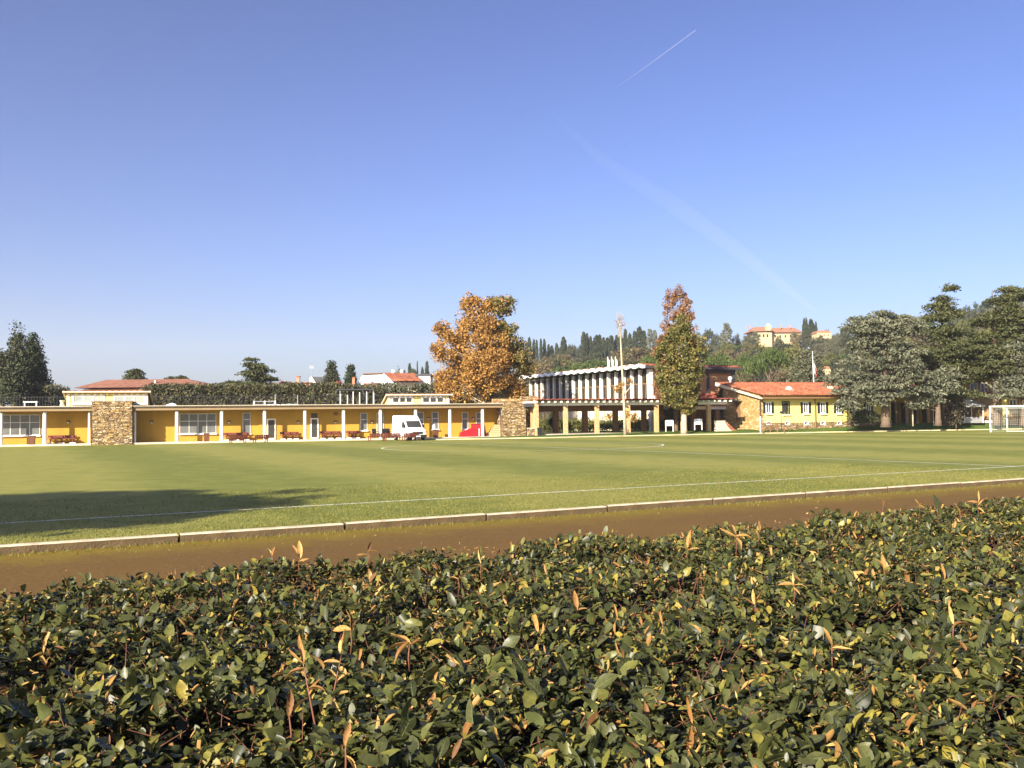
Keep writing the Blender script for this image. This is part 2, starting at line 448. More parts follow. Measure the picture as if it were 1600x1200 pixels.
    A['cedar'] = leaf_mat('blue_cedar_needle', [(0.0, (0.046, 0.053, 0.032)), (0.5, (0.108, 0.115, 0.070)), (1.0, (0.22, 0.218, 0.142))], 0.7, 0.1, 0.2)
    A['cedarg'] = leaf_mat('green_cedar_needle', [(0.0, (0.024, 0.030, 0.010)), (0.5, (0.056, 0.064, 0.022)), (1.0, (0.125, 0.125, 0.050))], 0.7, 0.1, 0.2)
    A['cypress'] = leaf_mat('cypress_needle', [(0.0, (0.016, 0.026, 0.012)), (0.5, (0.036, 0.05, 0.022)), (1.0, (0.075, 0.085, 0.04))], 0.7, 0.1, 0.2)
    A['conifer'] = leaf_mat('conifer_needle', [(0.0, (0.018, 0.026, 0.014)), (0.5, (0.05, 0.06, 0.03)), (1.0, (0.12, 0.12, 0.06))], 0.7, 0.1, 0.2)
    A['pine'] = leaf_mat('umbrella_pine_needle', [(0.0, (0.022, 0.038, 0.010)), (0.5, (0.058, 0.085, 0.020)), (1.0, (0.11, 0.14, 0.035))], 0.7, 0.1, 0.2)
    A['olivetree'] = leaf_mat('grey_olive_leaf', [(0.0, (0.05, 0.055, 0.03)), (0.5, (0.10, 0.105, 0.06)), (1.0, (0.17, 0.16, 0.09))], 0.7, 0.15, 0.2)
    A['autumn'] = leaf_mat('autumn_wood_leaf', [(0.0, (0.075, 0.060, 0.032)), (0.5, (0.135, 0.105, 0.052)), (1.0, (0.20, 0.165, 0.07))], 0.7, 0.2, 0.2)
    A['wood_green'] = leaf_mat('yellow_green_leaf', [(0.0, (0.05, 0.06, 0.016)), (0.5, (0.11, 0.12, 0.03)), (1.0, (0.20, 0.18, 0.05))], 0.7, 0.2, 0.2)
    A['screen'] = leaf_mat('laurel_screen_leaf', [(0.0, (0.03, 0.032, 0.014)), (0.5, (0.075, 0.075, 0.032)), (1.0, (0.16, 0.14, 0.06))], 0.6, 0.15, 0.3)
    A['pinkred'] = leaf_mat('red_shrub_leaf', [(0.0, (0.20, 0.05, 0.04)), (1.0, (0.36, 0.12, 0.09))], 0.7, 0.2)
    A['ivy'] = leaf_mat('dark_creeper_leaf', [(0.0, (0.02, 0.02, 0.012)), (0.6, (0.06, 0.05, 0.025)), (1.0, (0.22, 0.17, 0.09))], 0.6, 0.15)
    A['pitch'] = pitch_mat()
mats()

def finish_track():
    m, n, l, b, geo, dt, n1, n2, base, moss = track_mat()
    ad = n.new('ShaderNodeMath'); ad.operation = 'MULTIPLY_ADD'; ad.inputs[1].default_value = -2.6
    l.new(n1.outputs['Fac'], ad.inputs[0]); l.new(dt.outputs['Value'], ad.inputs[2])       # ragged edge
    mr = n.new('ShaderNodeMapRange'); mr.inputs[1].default_value = KERB_D + 1.6 - 1.3; mr.inputs[2].default_value = KERB_D + 0.4 - 1.3
    l.new(ad.outputs[0], mr.inputs[0])
    # light mossy film elsewhere
    n3 = n.new('ShaderNodeTexNoise'); n3.inputs['Scale'].default_value = 0.35; n3.inputs['Detail'].default_value = 5
    l.new(geo.outputs['Position'], n3.inputs['Vector'])
    m3 = n.new('ShaderNodeMapRange'); m3.inputs[1].default_value = 0.45; m3.inputs[2].default_value = 0.75; m3.inputs[4].default_value = 0.18
    l.new(n3.outputs['Fac'], m3.inputs[0])
    mx = n.new('ShaderNodeMath'); mx.operation = 'MAXIMUM'; l.new(mr.outputs[0], mx.inputs[0]); l.new(m3.outputs[0], mx.inputs[1])
    mm = n.new('ShaderNodeMix'); mm.data_type = 'RGBA'
    l.new(mx.outputs[0], mm.inputs[0]); l.new(base.outputs[0], mm.inputs[6]); l.new(moss.outputs[0], mm.inputs[7])
    l.new(mm.outputs[2], b.inputs['Base Color'])
    b.inputs['Roughness'].default_value = 0.95; b.inputs['Specular IOR Level'].default_value = 0.1
    bp = n.new('ShaderNodeBump'); bp.inputs['Strength'].default_value = 0.5; bp.inputs['Distance'].default_value = 0.02
    l.new(n2.outputs['Fac'], bp.inputs['Height']); l.new(bp.outputs[0], b.inputs['Normal'])
    return m

def ground_mat(name, stops, s1, s2):
    m, n, l, b = new_mat(name)
    geo = n.new('ShaderNodeNewGeometry')
    n1 = n.new('ShaderNodeTexNoise'); n1.inputs['Scale'].default_value = s1; n1.inputs['Detail'].default_value = 6; l.new(geo.outputs['Position'], n1.inputs['Vector'])
    n2 = n.new('ShaderNodeTexNoise'); n2.inputs['Scale'].default_value = s2; n2.inputs['Detail'].default_value = 6; n2.inputs['Roughness'].default_value = 0.75
    l.new(geo.outputs['Position'], n2.inputs['Vector'])
    mx = n.new('ShaderNodeMix'); mx.data_type = 'FLOAT'; mx.inputs[0].default_value = 0.5
    l.new(n1.outputs['Fac'], mx.inputs[2]); l.new(n2.outputs['Fac'], mx.inputs[3])
    r = ramp(n, stops); l.new(mx.outputs[0], r.inputs[0]); l.new(r.outputs[0], b.inputs['Base Color'])
    b.inputs['Roughness'].default_value = 0.95; b.inputs['Specular IOR Level'].default_value = 0.1
    bp = n.new('ShaderNodeBump'); bp.inputs['Strength'].default_value = 0.6; bp.inputs['Distance'].default_value = 0.05
    l.new(n2.outputs['Fac'], bp.inputs['Height']); l.new(bp.outputs[0], b.inputs['Normal'])
    return m

# ------------------------------------------------------------------ ground
KERB_D = -15.5                 # signed distance of the kerb along V
TRACK_Z = -0.105
def uv(u, v, z=0.0):           # pitch axes -> world (u along the touchline, v towards the viewer, absolute)
    return Vector((U.x * u + V.x * v, U.y * u + V.y * v, z))

def smooth(a, b, x):
    t = min(1, max(0, (x - a) / (b - a))); return t * t * (3 - 2 * t)

RIDGE = [(-400, -2), (300, -2), (480, 2), (560, 9), (640, 12), (720, 16), (830, 22), (900, 24), (1000, 27), (1100, 28), (1200, 31), (1300, 33), (1400, 35), (1600, 43), (2200, 60), (3200, 80)]
def hill(X, Y):
    px = 800 + 1443 * X / 420
    z = np.interp(px, [a for a, _ in RIDGE], [b for _, b in RIDGE])
    k = smooth(135, 420, Y)
    r = z * k - 0.25
    if Y > 420: r -= (Y - 420) * 0.012
    return r + 0.8 * math.sin(X * 0.045) * k + 0.9 * math.sin(Y * 0.05 + X * 0.02) * k

g = MB()
xs = [-3000, -1500, -700, -400] + list(range(-300, 620, 20)) + [800, 1500, 3000]
ys = [-1500, -300, -60, 0, 60, 110] + list(range(130, 440, 15)) + [520, 700, 1000, 1600, 3000]
g.grid(lambda x, y: (x, y, hill(x, y) if y > 110 else -0.25), xs, ys)
A_ground = ground_mat('wild_ground', [(0.3, (0.05, 0.05, 0.02)), (0.5, (0.09, 0.08, 0.035)), (0.7, (0.15, 0.12, 0.06))], 0.03, 0.4)
tag(g.build('ground', A_ground, smooth=True), 'olive and brown rough ground rising into the hill behind the buildings', kind='structure')

# far hazy hill
fh = MB()
def farh(x, y):
    k = (x - 560) / 560.0
    h = 232 * smooth(-0.35, 1.0, k) + 9 * math.sin(x * 0.019) + 5 * math.sin(x * 0.047)
    return (x, y, -4 + max(0, h) * smooth(1180, 1650, y))
fh.grid(farh, list(range(250, 1900, 35)), [1180, 1280, 1380, 1480, 1580, 1680, 1900])
A_far = ground_mat('far_forest', [(0.3, (0.025, 0.035, 0.015)), (0.7, (0.07, 0.075, 0.03))], 0.01, 0.05)
tag(fh.build('distant_hill', A_far, smooth=True), 'blue hazy wooded hill far off behind the cedars', kind='structure')

def tslab(name, pts, z, mat, label, th=0.1):
    mb = MB(); n = len(pts)
    mb.add([(p.x, p.y, z - th) for p in pts] + [(p.x, p.y, z) for p in pts],
           [tuple(range(n, 2 * n)), tuple(range(n))[::-1]] + [(i, (i + 1) % n, n + (i + 1) % n, n + i) for i in range(n)])
    return tag(mb.build(name, mat), label, kind='structure')

MAT['track'] = finish_track()
tslab('dirt_track', [uv(-140, KERB_D + 9.0), uv(180, KERB_D + 9.0), uv(180, KERB_D + 0.05), uv(-140, KERB_D + 0.05)], TRACK_Z, MAT['track'],
      'reddish brown dirt running track with moss along the kerb', 0.06)
# soil below the hedge and behind the viewer
tslab('soil', [uv(-140, KERB_D + 40), uv(180, KERB_D + 40), uv(180, KERB_D + 9.01), uv(-140, KERB_D + 9.01)], TRACK_Z, mk('soil', (0.06, 0.04, 0.022), 0.95, 0.3, 4), 'dark soil under the hedge', 0.06)
tslab('pitch', [uv(-160, KERB_D - 0.12), uv(180, KERB_D - 0.12), uv(180, KERB_D - 90), uv(-160, KERB_D - 90)], 0.0, MAT['pitch'],
      'yellowish green mown football pitch', 0.12)

# kerb of concrete beams
kroot = bpy.data.objects.new('kerb', None); link(kroot); tag(kroot, 'white topped concrete kerb between the pitch and the dirt track', kind='structure')
kroot.location = uv(0, KERB_D, 0); kroot.rotation_euler = (0, 0, math.atan2(U.y, U.x))
MAT['kerbside'] = mk('kerb_side', (0.105, 0.070, 0.032), 0.95, 0.35, 3.0, 0.4, 30)
MAT['kerbtop'] = mk('kerb_top_paint', (0.46, 0.39, 0.27), 0.9, 0.40, 3.5)
kvars = []
for k in range(5):
    mb = MB(); L = 2.70; h = 0.004 * (k % 3)
    prof = [(-0.075, TRACK_Z - 0.02), (-0.075, 0.015 + h), (-0.06, 0.028 + h), (0.050, 0.024 + h), (0.066, 0.005 + h), (0.065, TRACK_Z - 0.02)]
    prof = [(-p[0], p[1]) for p in prof]
    mb.prism(prof, 0.015, L - 0.004 - 0.012 * (k % 2), 'x')
    me = mb.mesh('kerb_stone', [MAT['kerbside'], MAT['kerbtop']])
    for p in me.polygons:
        if p.normal.z > 0.3: p.material_index = 1
    kvars.append(me)
for i in range(-18, 34):
    o = obj('kerb_stone', kvars[i % 5], kroot, (i * 2.72 - 0.4, random.uniform(-0.006, 0.006), random.uniform(-0.006, 0.006)))
    o.rotation_euler = (random.uniform(-0.01, 0.01), random.uniform(-0.002, 0.002), random.uniform(-0.004, 0.004))

# painted lines
lines = MB()
pcu = PC.dot(U); pcv = PC.dot(V)
TOUCH_V = -19.25
def seg(u0, v0, u1, v1, w=0.06, z=0.006):
    a = Vector((u0, v0)); b_ = Vector((u1, v1)); d = (b_ - a).normalized(); nn = Vector((-d.y, d.x)) * w
    q = [a + nn, a - nn, b_ - nn, b_ + nn]
    lines.add([uv(p.x, p.y, z) for p in q], [(0, 1, 2, 3)])
GL = pcu + 52.5
seg(pcu - 60, TOUCH_V, GL, TOUCH_V, 0.055)
HX = pcu
seg(HX, TOUCH_V - 0.056, HX, pcv - 19, 0.055)
for i in range(96):
    a0, a1 = 2 * math.pi * i / 96, 2 * math.pi * (i + 1) / 96
    r0, r1 = 9.1, 9.22
    lines.add([uv(pcu + r * math.cos(a), pcv + r * math.sin(a), 0.010) for r, a in ((r0, a0), (r1, a0), (r1, a1), (r0, a1))], [(0, 1, 2, 3)])
seg(GL - 16.5, pcv - 16, GL - 16.5, pcv + 20.1, 0.055)
seg(GL - 16.5, pcv + 20.16, GL, pcv + 20.16, 0.055)
seg(GL - 5.5, pcv - 9.16, GL - 5.5, pcv + 9.1, 0.055)
seg(GL - 5.5, pcv + 9.16, GL, pcv + 9.16, 0.055)
seg(GL, pcv - 16, GL, TOUCH_V - 0.056, 0.06)
tag(lines.build('pitch_markings', MAT['line']), 'white painted football pitch lines on the grass', kind='structure')

# ------------------------------------------------------------------ grass bank with an edging at the far side
KP = [(-14, 82.0), (-6.5, 83.2), (2, 85.0), (8, 88.2), (15.9, 91.5), (27, 95.0), (40, 98.5), (53, 101.5), (75, 106), (110, 112)]
def bank_h(x):
    return float(np.interp(x, [-8, 4, 12, 24, 30, 40, 60], [0.03, 0.18, 0.30, 0.36, 0.46, 0.72, 0.80]))
bk = MB()
fx = np.linspace(-7, 108, 70)
rows = []
for dy, kf in ((0.0, 0.0), (0.5, 0.06), (1.6, 0.45), (3.0, 0.85), (4.4, 1.0), (12, 1.02), (48, 1.05)):
    rows.append([(x, float(np.interp(x, [a for a, _ in KP], [b for _, b in KP])) + dy, 0.006 + bank_h(x) * kf) for x in fx])
n = len(fx)
bk.add([p for r in rows for p in r], [(j * n + i, j * n + i + 1, (j + 1) * n + i + 1, (j + 1) * n + i) for j in range(len(rows) - 1) for i in range(n - 1)])
A_bank = ground_mat('bank_grass', [(0.35, (0.045, 0.075, 0.014)), (0.55, (0.08, 0.125, 0.022)), (0.7, (0.15, 0.17, 0.04))], 0.25, 4.0)
tag(bk.build('grass_bank', A_bank, smooth=True), 'low bank of greener grass below the far buildings', kind='structure')
ed = MB()
for i in range(len(fx) - 1):
    x0, x1 = fx[i], fx[i + 1]
    y0 = float(np.interp(x0, [a for a, _ in KP], [b for _, b in KP])); y1 = float(np.interp(x1, [a for a, _ in KP], [b for _, b in KP]))
    ed.add([(x0, y0 - 0.2, 0.0), (x1, y1 - 0.2, 0), (x1, y1 - 0.02, 0), (x0, y0 - 0.02, 0), (x0, y0 - 0.2, 0.09), (x1, y1 - 0.2, 0.09), (x1, y1 - 0.02, 0.09), (x0, y0 - 0.02, 0.09)],
           [(0, 1, 5, 4), (4, 5, 6, 7), (2, 3, 7, 6)])
tag(ed.build('far_kerb', mk('pale_edging', (0.60, 0.50, 0.30), 0.9, 0.25, 1.2)), 'thin pale edging between the pitch and the far grass bank', kind='structure')
# path edge on top of the bank by the goal
pe = MB(); a = P(1467, 661.5, 103); b_ = P(1640, 661, 106)
for z0, z1 in ((0.72, 0.98),):
    pe.add([(a.x, a.y, z0), (b_.x, b_.y, z0), (b_.x, b_.y + .25, z0), (a.x, a.y + .25, z0), (a.x, a.y, z1), (b_.x, b_.y, z1), (b_.x, b_.y + .25, z1), (a.x, a.y + .25, z1)],
           [(0, 1, 5, 4), (4, 5, 6, 7), (1, 2, 6, 5), (3, 0, 4, 7)])
tag(pe.build('path_kerb', MAT['white']), 'low white kerb of the path on the bank behind the goal', kind='structure')

# ------------------------------------------------------------------ clipped hedge in front of the viewer
def hedge_leaf_mat(name, stops, back, rough=0.42, spec=0.32, transl=0.12):
    m, n, l, b = new_mat(name)
    geo = n.new('ShaderNodeNewGeometry'); oi = n.new('ShaderNodeObjectInfo')
    ad = n.new('ShaderNodeMath'); ad.operation = 'ADD'
    l.new(geo.outputs['Random Per Island'], ad.inputs[0]); l.new(oi.outputs['Random'], ad.inputs[1])
    fr = n.new('ShaderNodeMath'); fr.operation = 'FRACT'; l.new(ad.outputs[0], fr.inputs[0])
    r = ramp(n, stops); l.new(fr.outputs[0], r.inputs[0])
    nz = n.new('ShaderNodeTexNoise'); nz.inputs['Scale'].default_value = 60; nz.inputs['Detail'].default_value = 4
    l.new(geo.outputs['Position'], nz.inputs['Vector'])
    mm = n.new('ShaderNodeMix'); mm.data_type = 'RGBA'; mm.blend_type = 'OVERLAY'; mm.inputs[0].default_value = 0.55
    l.new(r.outputs[0], mm.inputs[6]); l.new(nz.outputs['Fac'], mm.inputs[7])
    mb = n.new('ShaderNodeMix'); mb.data_type = 'RGBA'; mb.inputs[7].default_value = (*back, 1)
    bk_ = n.new('ShaderNodeMath'); bk_.operation = 'MULTIPLY'; bk_.inputs[1].default_value = 0.75
    l.new(geo.outputs['Backfacing'], bk_.inputs[0]); l.new(bk_.outputs[0], mb.inputs[0]); l.new(mm.outputs[2], mb.inputs[6])
    l.new(mb.outputs[2], b.inputs['Base Color'])
    b.inputs['Roughness'].default_value = rough; b.inputs['Specular IOR Level'].default_value = spec
    t = n.new('ShaderNodeBsdfTranslucent'); l.new(mb.outputs[2], t.inputs[0])
    mx = n.new('ShaderNodeMixShader'); mx.inputs[0].default_value = transl
    l.new(b.outputs[0], mx.inputs[1]); l.new(t.outputs[0], mx.inputs[2]); l.new(mx.outputs[0], n['Material Output'].inputs[0])
    return m

MAT['hleaf'] = hedge_leaf_mat('hedge_leaf', [(0.0, (0.018, 0.022, 0.006)), (0.4, (0.039, 0.044, 0.015)), (0.70, (0.076, 0.080, 0.027)), (0.9, (0.14, 0.135, 0.026)), (1.0, (0.27, 0.21, 0.035))], (0.095, 0.110, 0.036))
MAT['hdry'] = hedge_leaf_mat('dry_hedge_leaf', [(0.0, (0.13, 0.060, 0.020)), (0.35, (0.29, 0.14, 0.040)), (0.7, (0.42, 0.235, 0.065)), (1.0, (0.52, 0.38, 0.13))], (0.40, 0.235, 0.075), 0.6, 0.3, 0.25)
MAT['vein'] = mk('leaf_vein', (0.15, 0.17, 0.055), 0.5, 0.1)
MAT['htwig'] = mk('hedge_twig', (0.13, 0.05, 0.028), 0.7, 0.35, 12.0)
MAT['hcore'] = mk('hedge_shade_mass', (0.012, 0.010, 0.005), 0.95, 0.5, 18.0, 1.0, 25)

HA = rad(29.5)
HU = np.array([math.cos(HA), math.sin(HA)]); HV = np.array([math.sin(HA), -math.cos(HA)])
H_FAR, H_NEAR = -6.15, -1.30
HT = 0.87
def h_top(u, d):
    z = HT + 0.022 * np.sin(u * 2.3 + d * 1.1) + 0.018 * np.sin(d * 3.7 - u * 1.3 + 1.0) + 0.02 * np.sin(u * 5.1 + d * 4.3) + 0.014 * np.sin(u * 11.0 - d * 7.0) * np.sin(d * 9.0 + u * 3.0)
    z = z - 0.30 * np.clip((H_FAR + 0.35 - d) / 0.35, 0, 1) ** 2.2
    z = z - 0.60 * np.clip((d - (H_NEAR - 0.45)) / 0.45, 0, 1) ** 2
    return z - 0.03 * np.clip((d + 3.4) / 1.6, 0, 1)

hedge = root('hedge', 'long broad clipped evergreen hedge of small leathery leaves with tan dry tips', 'hedge', (0, 0, TRACK_Z))
HB = Vector((0, 0, TRACK_Z))
def hw(u, d, z):
    return np.stack([HU[0] * u + HV[0] * d, HU[1] * u + HV[1] * d, z - TRACK_Z], -1)
# inner mass, coloured near black to stand for the shade between the leaves
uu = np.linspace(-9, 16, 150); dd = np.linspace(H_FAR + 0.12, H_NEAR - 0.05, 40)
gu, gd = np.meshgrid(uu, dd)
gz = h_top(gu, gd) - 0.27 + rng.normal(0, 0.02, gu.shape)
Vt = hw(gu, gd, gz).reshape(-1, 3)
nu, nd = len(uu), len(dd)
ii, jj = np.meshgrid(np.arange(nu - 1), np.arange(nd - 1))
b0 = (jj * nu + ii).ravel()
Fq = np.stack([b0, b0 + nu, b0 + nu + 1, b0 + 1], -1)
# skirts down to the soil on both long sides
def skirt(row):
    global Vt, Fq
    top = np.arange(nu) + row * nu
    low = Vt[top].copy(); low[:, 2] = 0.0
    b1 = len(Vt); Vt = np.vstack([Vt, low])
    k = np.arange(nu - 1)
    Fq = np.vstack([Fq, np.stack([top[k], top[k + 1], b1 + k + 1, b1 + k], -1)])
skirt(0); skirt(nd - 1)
o = obj('shade_core', fast_mesh('shade_core', Vt, Fq, MAT['hcore']), hedge); tag(o, kind='stuff')

def norm(a): return a / np.maximum(1e-9, np.linalg.norm(a, axis=-1, keepdims=True))

def leaf_axes(N, el_lo, el_hi, roll):
    az = rng.uniform(0, 2 * math.pi, N); el = rng.uniform(el_lo, el_hi, N)
    a = np.stack([np.cos(az) * np.cos(el), np.sin(az) * np.cos(el), np.sin(el)], -1)
    up = np.stack([-np.cos(az) * np.sin(el), -np.sin(az) * np.sin(el), np.cos(el)], -1)
    side = np.cross(up, a)
    rl = rng.normal(0, roll, N)[:, None]
    n_ = up * np.cos(rl) + side * np.sin(rl)
    return norm(a), norm(n_)

ST = np.array([0, 0.22, 0.5, 0.78, 1.0]); SW = np.array([0, 0.74, 1.0, 0.68, 0])
LT = []
def _tri():
    m = [0, 1, 2, 3, 4]; lft = {1: 5, 2: 6, 3: 7}; rgt = {1: 8, 2: 9, 3: 10}
    T = []
    for s, sd_ in ((lft, 1), (rgt, -1)):
        t = [(0, s[1], 1), (1, s[1], s[2]), (1, s[2], 2), (2, s[2], s[3]), (2, s[3], 3), (3, s[3], 4)]
        if sd_ < 0: t = [(a, c, b) for a, b, c in t]
        T += [(a, c, b) for a, b, c in t]
    return np.array(T)
LT = _tri()
def leaf_mesh_arrays(pos, a, n_, L, W, curl, fold, cut):
    b = np.cross(n_, a); N = len(pos)
    out = np.zeros((N, 11, 3))
    for k in range(5):
        t = ST[k]
        if k == 4: t = np.where(cut, 0.82, 1.0)
        out[:, k] = pos + a * (L * t)[:, None] - n_ * (curl * L * t * t)[:, None]
    for k in (1, 2, 3):
        hw_ = (W * np.where(cut & (k == 3), 1.0, SW[k]) / 2)
        lift = n_ * (fold * hw_)[:, None]; ca = np.sqrt(np.maximum(0.05, 1 - fold ** 2 * 0.6))
        jit = rng.normal(0, 0.10, (N, 2))
        out[:, 4 + k] = out[:, k] + b * (hw_ * ca * (1 + jit[:, 0]))[:, None] + lift
        out[:, 7 + k] = out[:, k] - b * (hw_ * ca * (1 + jit[:, 1]))[:, None] + lift
    return out

def leaf_quads_simple(C, s_):
    N_ = len(C); an = rng.uniform(0, 6.283, N_); ax_ = np.stack([np.cos(an), np.sin(an), rng.normal(0, .15, N_)], -1) * s_[:, None] * .5
    bx = np.stack([-np.sin(an), np.cos(an), rng.normal(0, .2, N_)], -1) * s_[:, None] * .25
    return np.stack([C - ax_, C + bx, C + ax_, C - bx], 1).reshape(-1, 3)

# shoots on the hedge surface, each with a few leaves round it
NS = 23000
su = rng.uniform(-6.0, 12.5, NS * 3); sdv = rng.uniform(H_FAR, H_NEAR, NS * 3)
wx = HU[0] * su + HV[0] * sdv; wy = HU[1] * su + HV[1] * sdv
sxp = 800 + 1443 * wx / np.maximum(wy, 0.2)
keep = (wy > 1.5) & (sxp > -450) & (sxp < 2080)
su, sdv, wy = su[keep], sdv[keep], wy[keep]
pk = rng.uniform(0, 1, len(su)) < np.where(wy < 4.2, 1.0, 0.72)
su, sdv = su[pk][:27500], sdv[pk][:27500]
NSH = len(su)
# patches where the foliage thins out or sits lower
dep = rng.exponential(0.052, NSH)
dep = np.clip(dep, 0, 0.24) - 0.014
hole = np.sin(su * 4.1 + 2 * np.sin(sdv * 3.0)) + np.sin(sdv * 6.3 + su * 2.2)
dep += np.where(hole > 0.9, 0.09, 0)
sp_ = hw(su, sdv, h_top(su, sdv) - dep)
K = 6
pos = np.repeat(sp_, K, 0)
N = len(pos)
tiltx = np.repeat(rng.normal(0, 0.25, (NSH, 2)), K, 0)
a, nrm = leaf_axes(N, -0.25, 1.15, 0.45)
a = norm(a + np.concatenate([tiltx, np.zeros((N, 1))], 1))
nrm = norm(nrm - a * (nrm * a).sum(-1, keepdims=True))
pos = pos + rng.normal(0, 0.012, (N, 3)) - np.array([0, 0, 1]) * rng.uniform(0, 0.05, N)[:, None]
L = np.clip(rng.lognormal(math.log(0.039), 0.38, N), 0.016, 0.085)
W = L * rng.uniform(0.46, 0.66, N)
curl = rng.normal(0.12, 0.16, N); fold = np.clip(rng.normal(0.30, 0.22, N), -0.3, 0.85)
sh_dry = rng.uniform(0, 1, NSH) < 0.032
dry = np.repeat(sh_dry, K) | (rng.uniform(0, 1, N) < 0.055)
L = np.where(dry, L * 0.95, L); W = np.where(dry, W * 0.62, W); fold = np.where(dry, 0.8, fold); curl = np.where(dry, rng.normal(0.1, 0.4, N), curl)

# the leaves that show largest become parts of their own
wpos = pos + np.array([0, 0, TRACK_Z])
camf = np.array(_F); camr = np.array(_R); camu = np.array(_U)
rel = wpos - np.array([0, 0, EYE])
dz = rel @ camf; ipx = 800 + FPX * (rel @ camr) / dz; ipy = 600 - FPX * (rel @ camu) / dz
inframe = (ipx > 10) & (ipx < 1590) & (ipy > 700) & (ipy < 1195)
top_off = h_top(np.repeat(su, K), np.repeat(sdv, K)) - wpos[:, 2]
facing = np.abs((nrm * norm(rel)).sum(-1))
score = np.where(inframe & ~dry & (top_off < 0.05), L * W * (0.3 + facing) / dz ** 2, 0)
hero = np.argsort(-score)[:205]
stuff = np.ones(N, bool); stuff[hero] = False
arr = leaf_mesh_arrays(pos[stuff], a[stuff], nrm[stuff], L[stuff], W[stuff], curl[stuff], fold[stuff], rng.uniform(0, 1, int(stuff.sum())) < 0.35)
NN = len(arr)
FF = (LT[None] + (np.arange(NN) * 11)[:, None, None]).reshape(-1, 3)
mi = np.repeat(dry[stuff].astype(np.int32), 12)
# small pale clippings caught among the leaves
NCl = 7500
cu = rng.uniform(-5, 11, NCl); cd = rng.uniform(H_FAR + .05, H_NEAR - .3, NCl)
cp = hw(cu, cd, h_top(cu, cd) - rng.exponential(.03, NCl) + .01)
ca, cn = leaf_axes(NCl, -0.4, 1.3, 0.9)
carr = leaf_mesh_arrays(cp, ca, cn, rng.uniform(.012, .032, NCl), rng.uniform(.003, .010, NCl), rng.normal(0, .4, NCl), np.full(NCl, .7), rng.uniform(0, 1, NCl) < .5)
arr = np.vstack([arr, carr]); FF = (LT[None] + (np.arange(len(arr)) * 11)[:, None, None]).reshape(-1, 3)
mi = np.r_[mi, np.ones(NCl * 12, np.int32)]
o = obj('foliage', fast_mesh('foliage', arr.reshape(-1, 3), FF, [MAT['hleaf'], MAT['hdry']], mi, True), hedge); tag(o, kind='stuff')

def leaf_variant(name, mat, w, curl_, fold_, serr, seed, twist=0.0):
    r = random.Random(seed); mb = MB(); nst = 12
    mids, ls, rs = [], [], []
    for k in range(nst + 1):
        t = k / nst
        wid = w / 2 * (math.sin(math.pi * min(1, t * 0.94 + 0.06)) ** 0.75) * (1.0 if t < 0.98 else 0)
        wid *= (1 + (serr if k % 2 else -serr * 0.6))
        z = -curl_ * t * t + 0.010 * math.sin(t * 9 + seed)
        tw = twist * t
        mids.append((t, 0, z))
        for s, lst in ((1, ls), (-1, rs)):
            f = fold_ + 0.08 * math.sin(t * 7 + s * seed)
            y = s * wid * math.sqrt(max(0.05, 1 - 0.6 * f * f)); zz = f * wid
            lst.append((t + r.uniform(-0.01, 0.01), y * math.cos(tw) - zz * math.sin(tw), z + zz * math.cos(tw) + y * math.sin(tw)))
    n_ = nst + 1
    vs = mids + ls + rs; fs = []
    for k in range(nst):
        fs.append((k, k + 1, n_ + k + 1, n_ + k)); fs.append((k + 1, k, 2 * n_ + k, 2 * n_ + k + 1))
    mb.add(vs, fs)
    # leaf stalk
    mb.tube([(-0.12, 0, -0.01), (0.02, 0, 0)], [0.012, 0.012], 4, 1)
    mb.tube([(m_[0], m_[1], m_[2] + .003) for m_ in mids[:-1]], [0.011 * (1 - .7 * k / nst) for k in range(nst)], 3, 1, cap=False)
    for k in range(2, nst - 2, 2):
        for lst in (ls, rs):
            e = Vector(mids[k]).lerp(Vector(lst[min(nst, k + 2)]), .85)
            mb.tube([Vector(mids[k]) + Vector((0, 0, .002)), e + Vector((0, 0, .004))], [.004, .002], 3, 1, cap=False)
    return mb.mesh(name, [mat, MAT['vein'] if mat is MAT['hleaf'] else mat], True)
gvar = [leaf_variant('leaf', MAT['hleaf'], random.uniform(0.48, 0.64), random.uniform(-0.05, 0.3), random.uniform(0.05, 0.5), 0.035, 11 * k + 3, random.uniform(-.3, .3)) for k in range(14)]
dvar = [leaf_variant('dry_leaf', MAT['hdry'], random.uniform(0.22, 0.42), random.uniform(-0.45, 0.45), random.uniform(0.7, 1.0), 0.06, 7 * k + 5, random.uniform(-.9, .9)) for k in range(8)]
def place_leaf(name, me, p, ax, nr, s):
    ax = Vector(ax).normalized(); nr = Vector(nr); nr = (nr - ax * nr.dot(ax)).normalized(); bb = nr.cross(ax)
    m = Matrix((ax, bb, nr)).transposed().to_4x4()
    o_ = bpy.data.objects.new(name, me); link(o_, hedge)
    o_.matrix_local = Matrix.Translation(Vector(p)) @ m @ Matrix.Diagonal((s, s, s, 1))
    return o_
for q, i in enumerate(hero):
    place_leaf('leaf', gvar[q % 14], pos[i], a[i], nrm[i], float(L[i]) * 1.08)

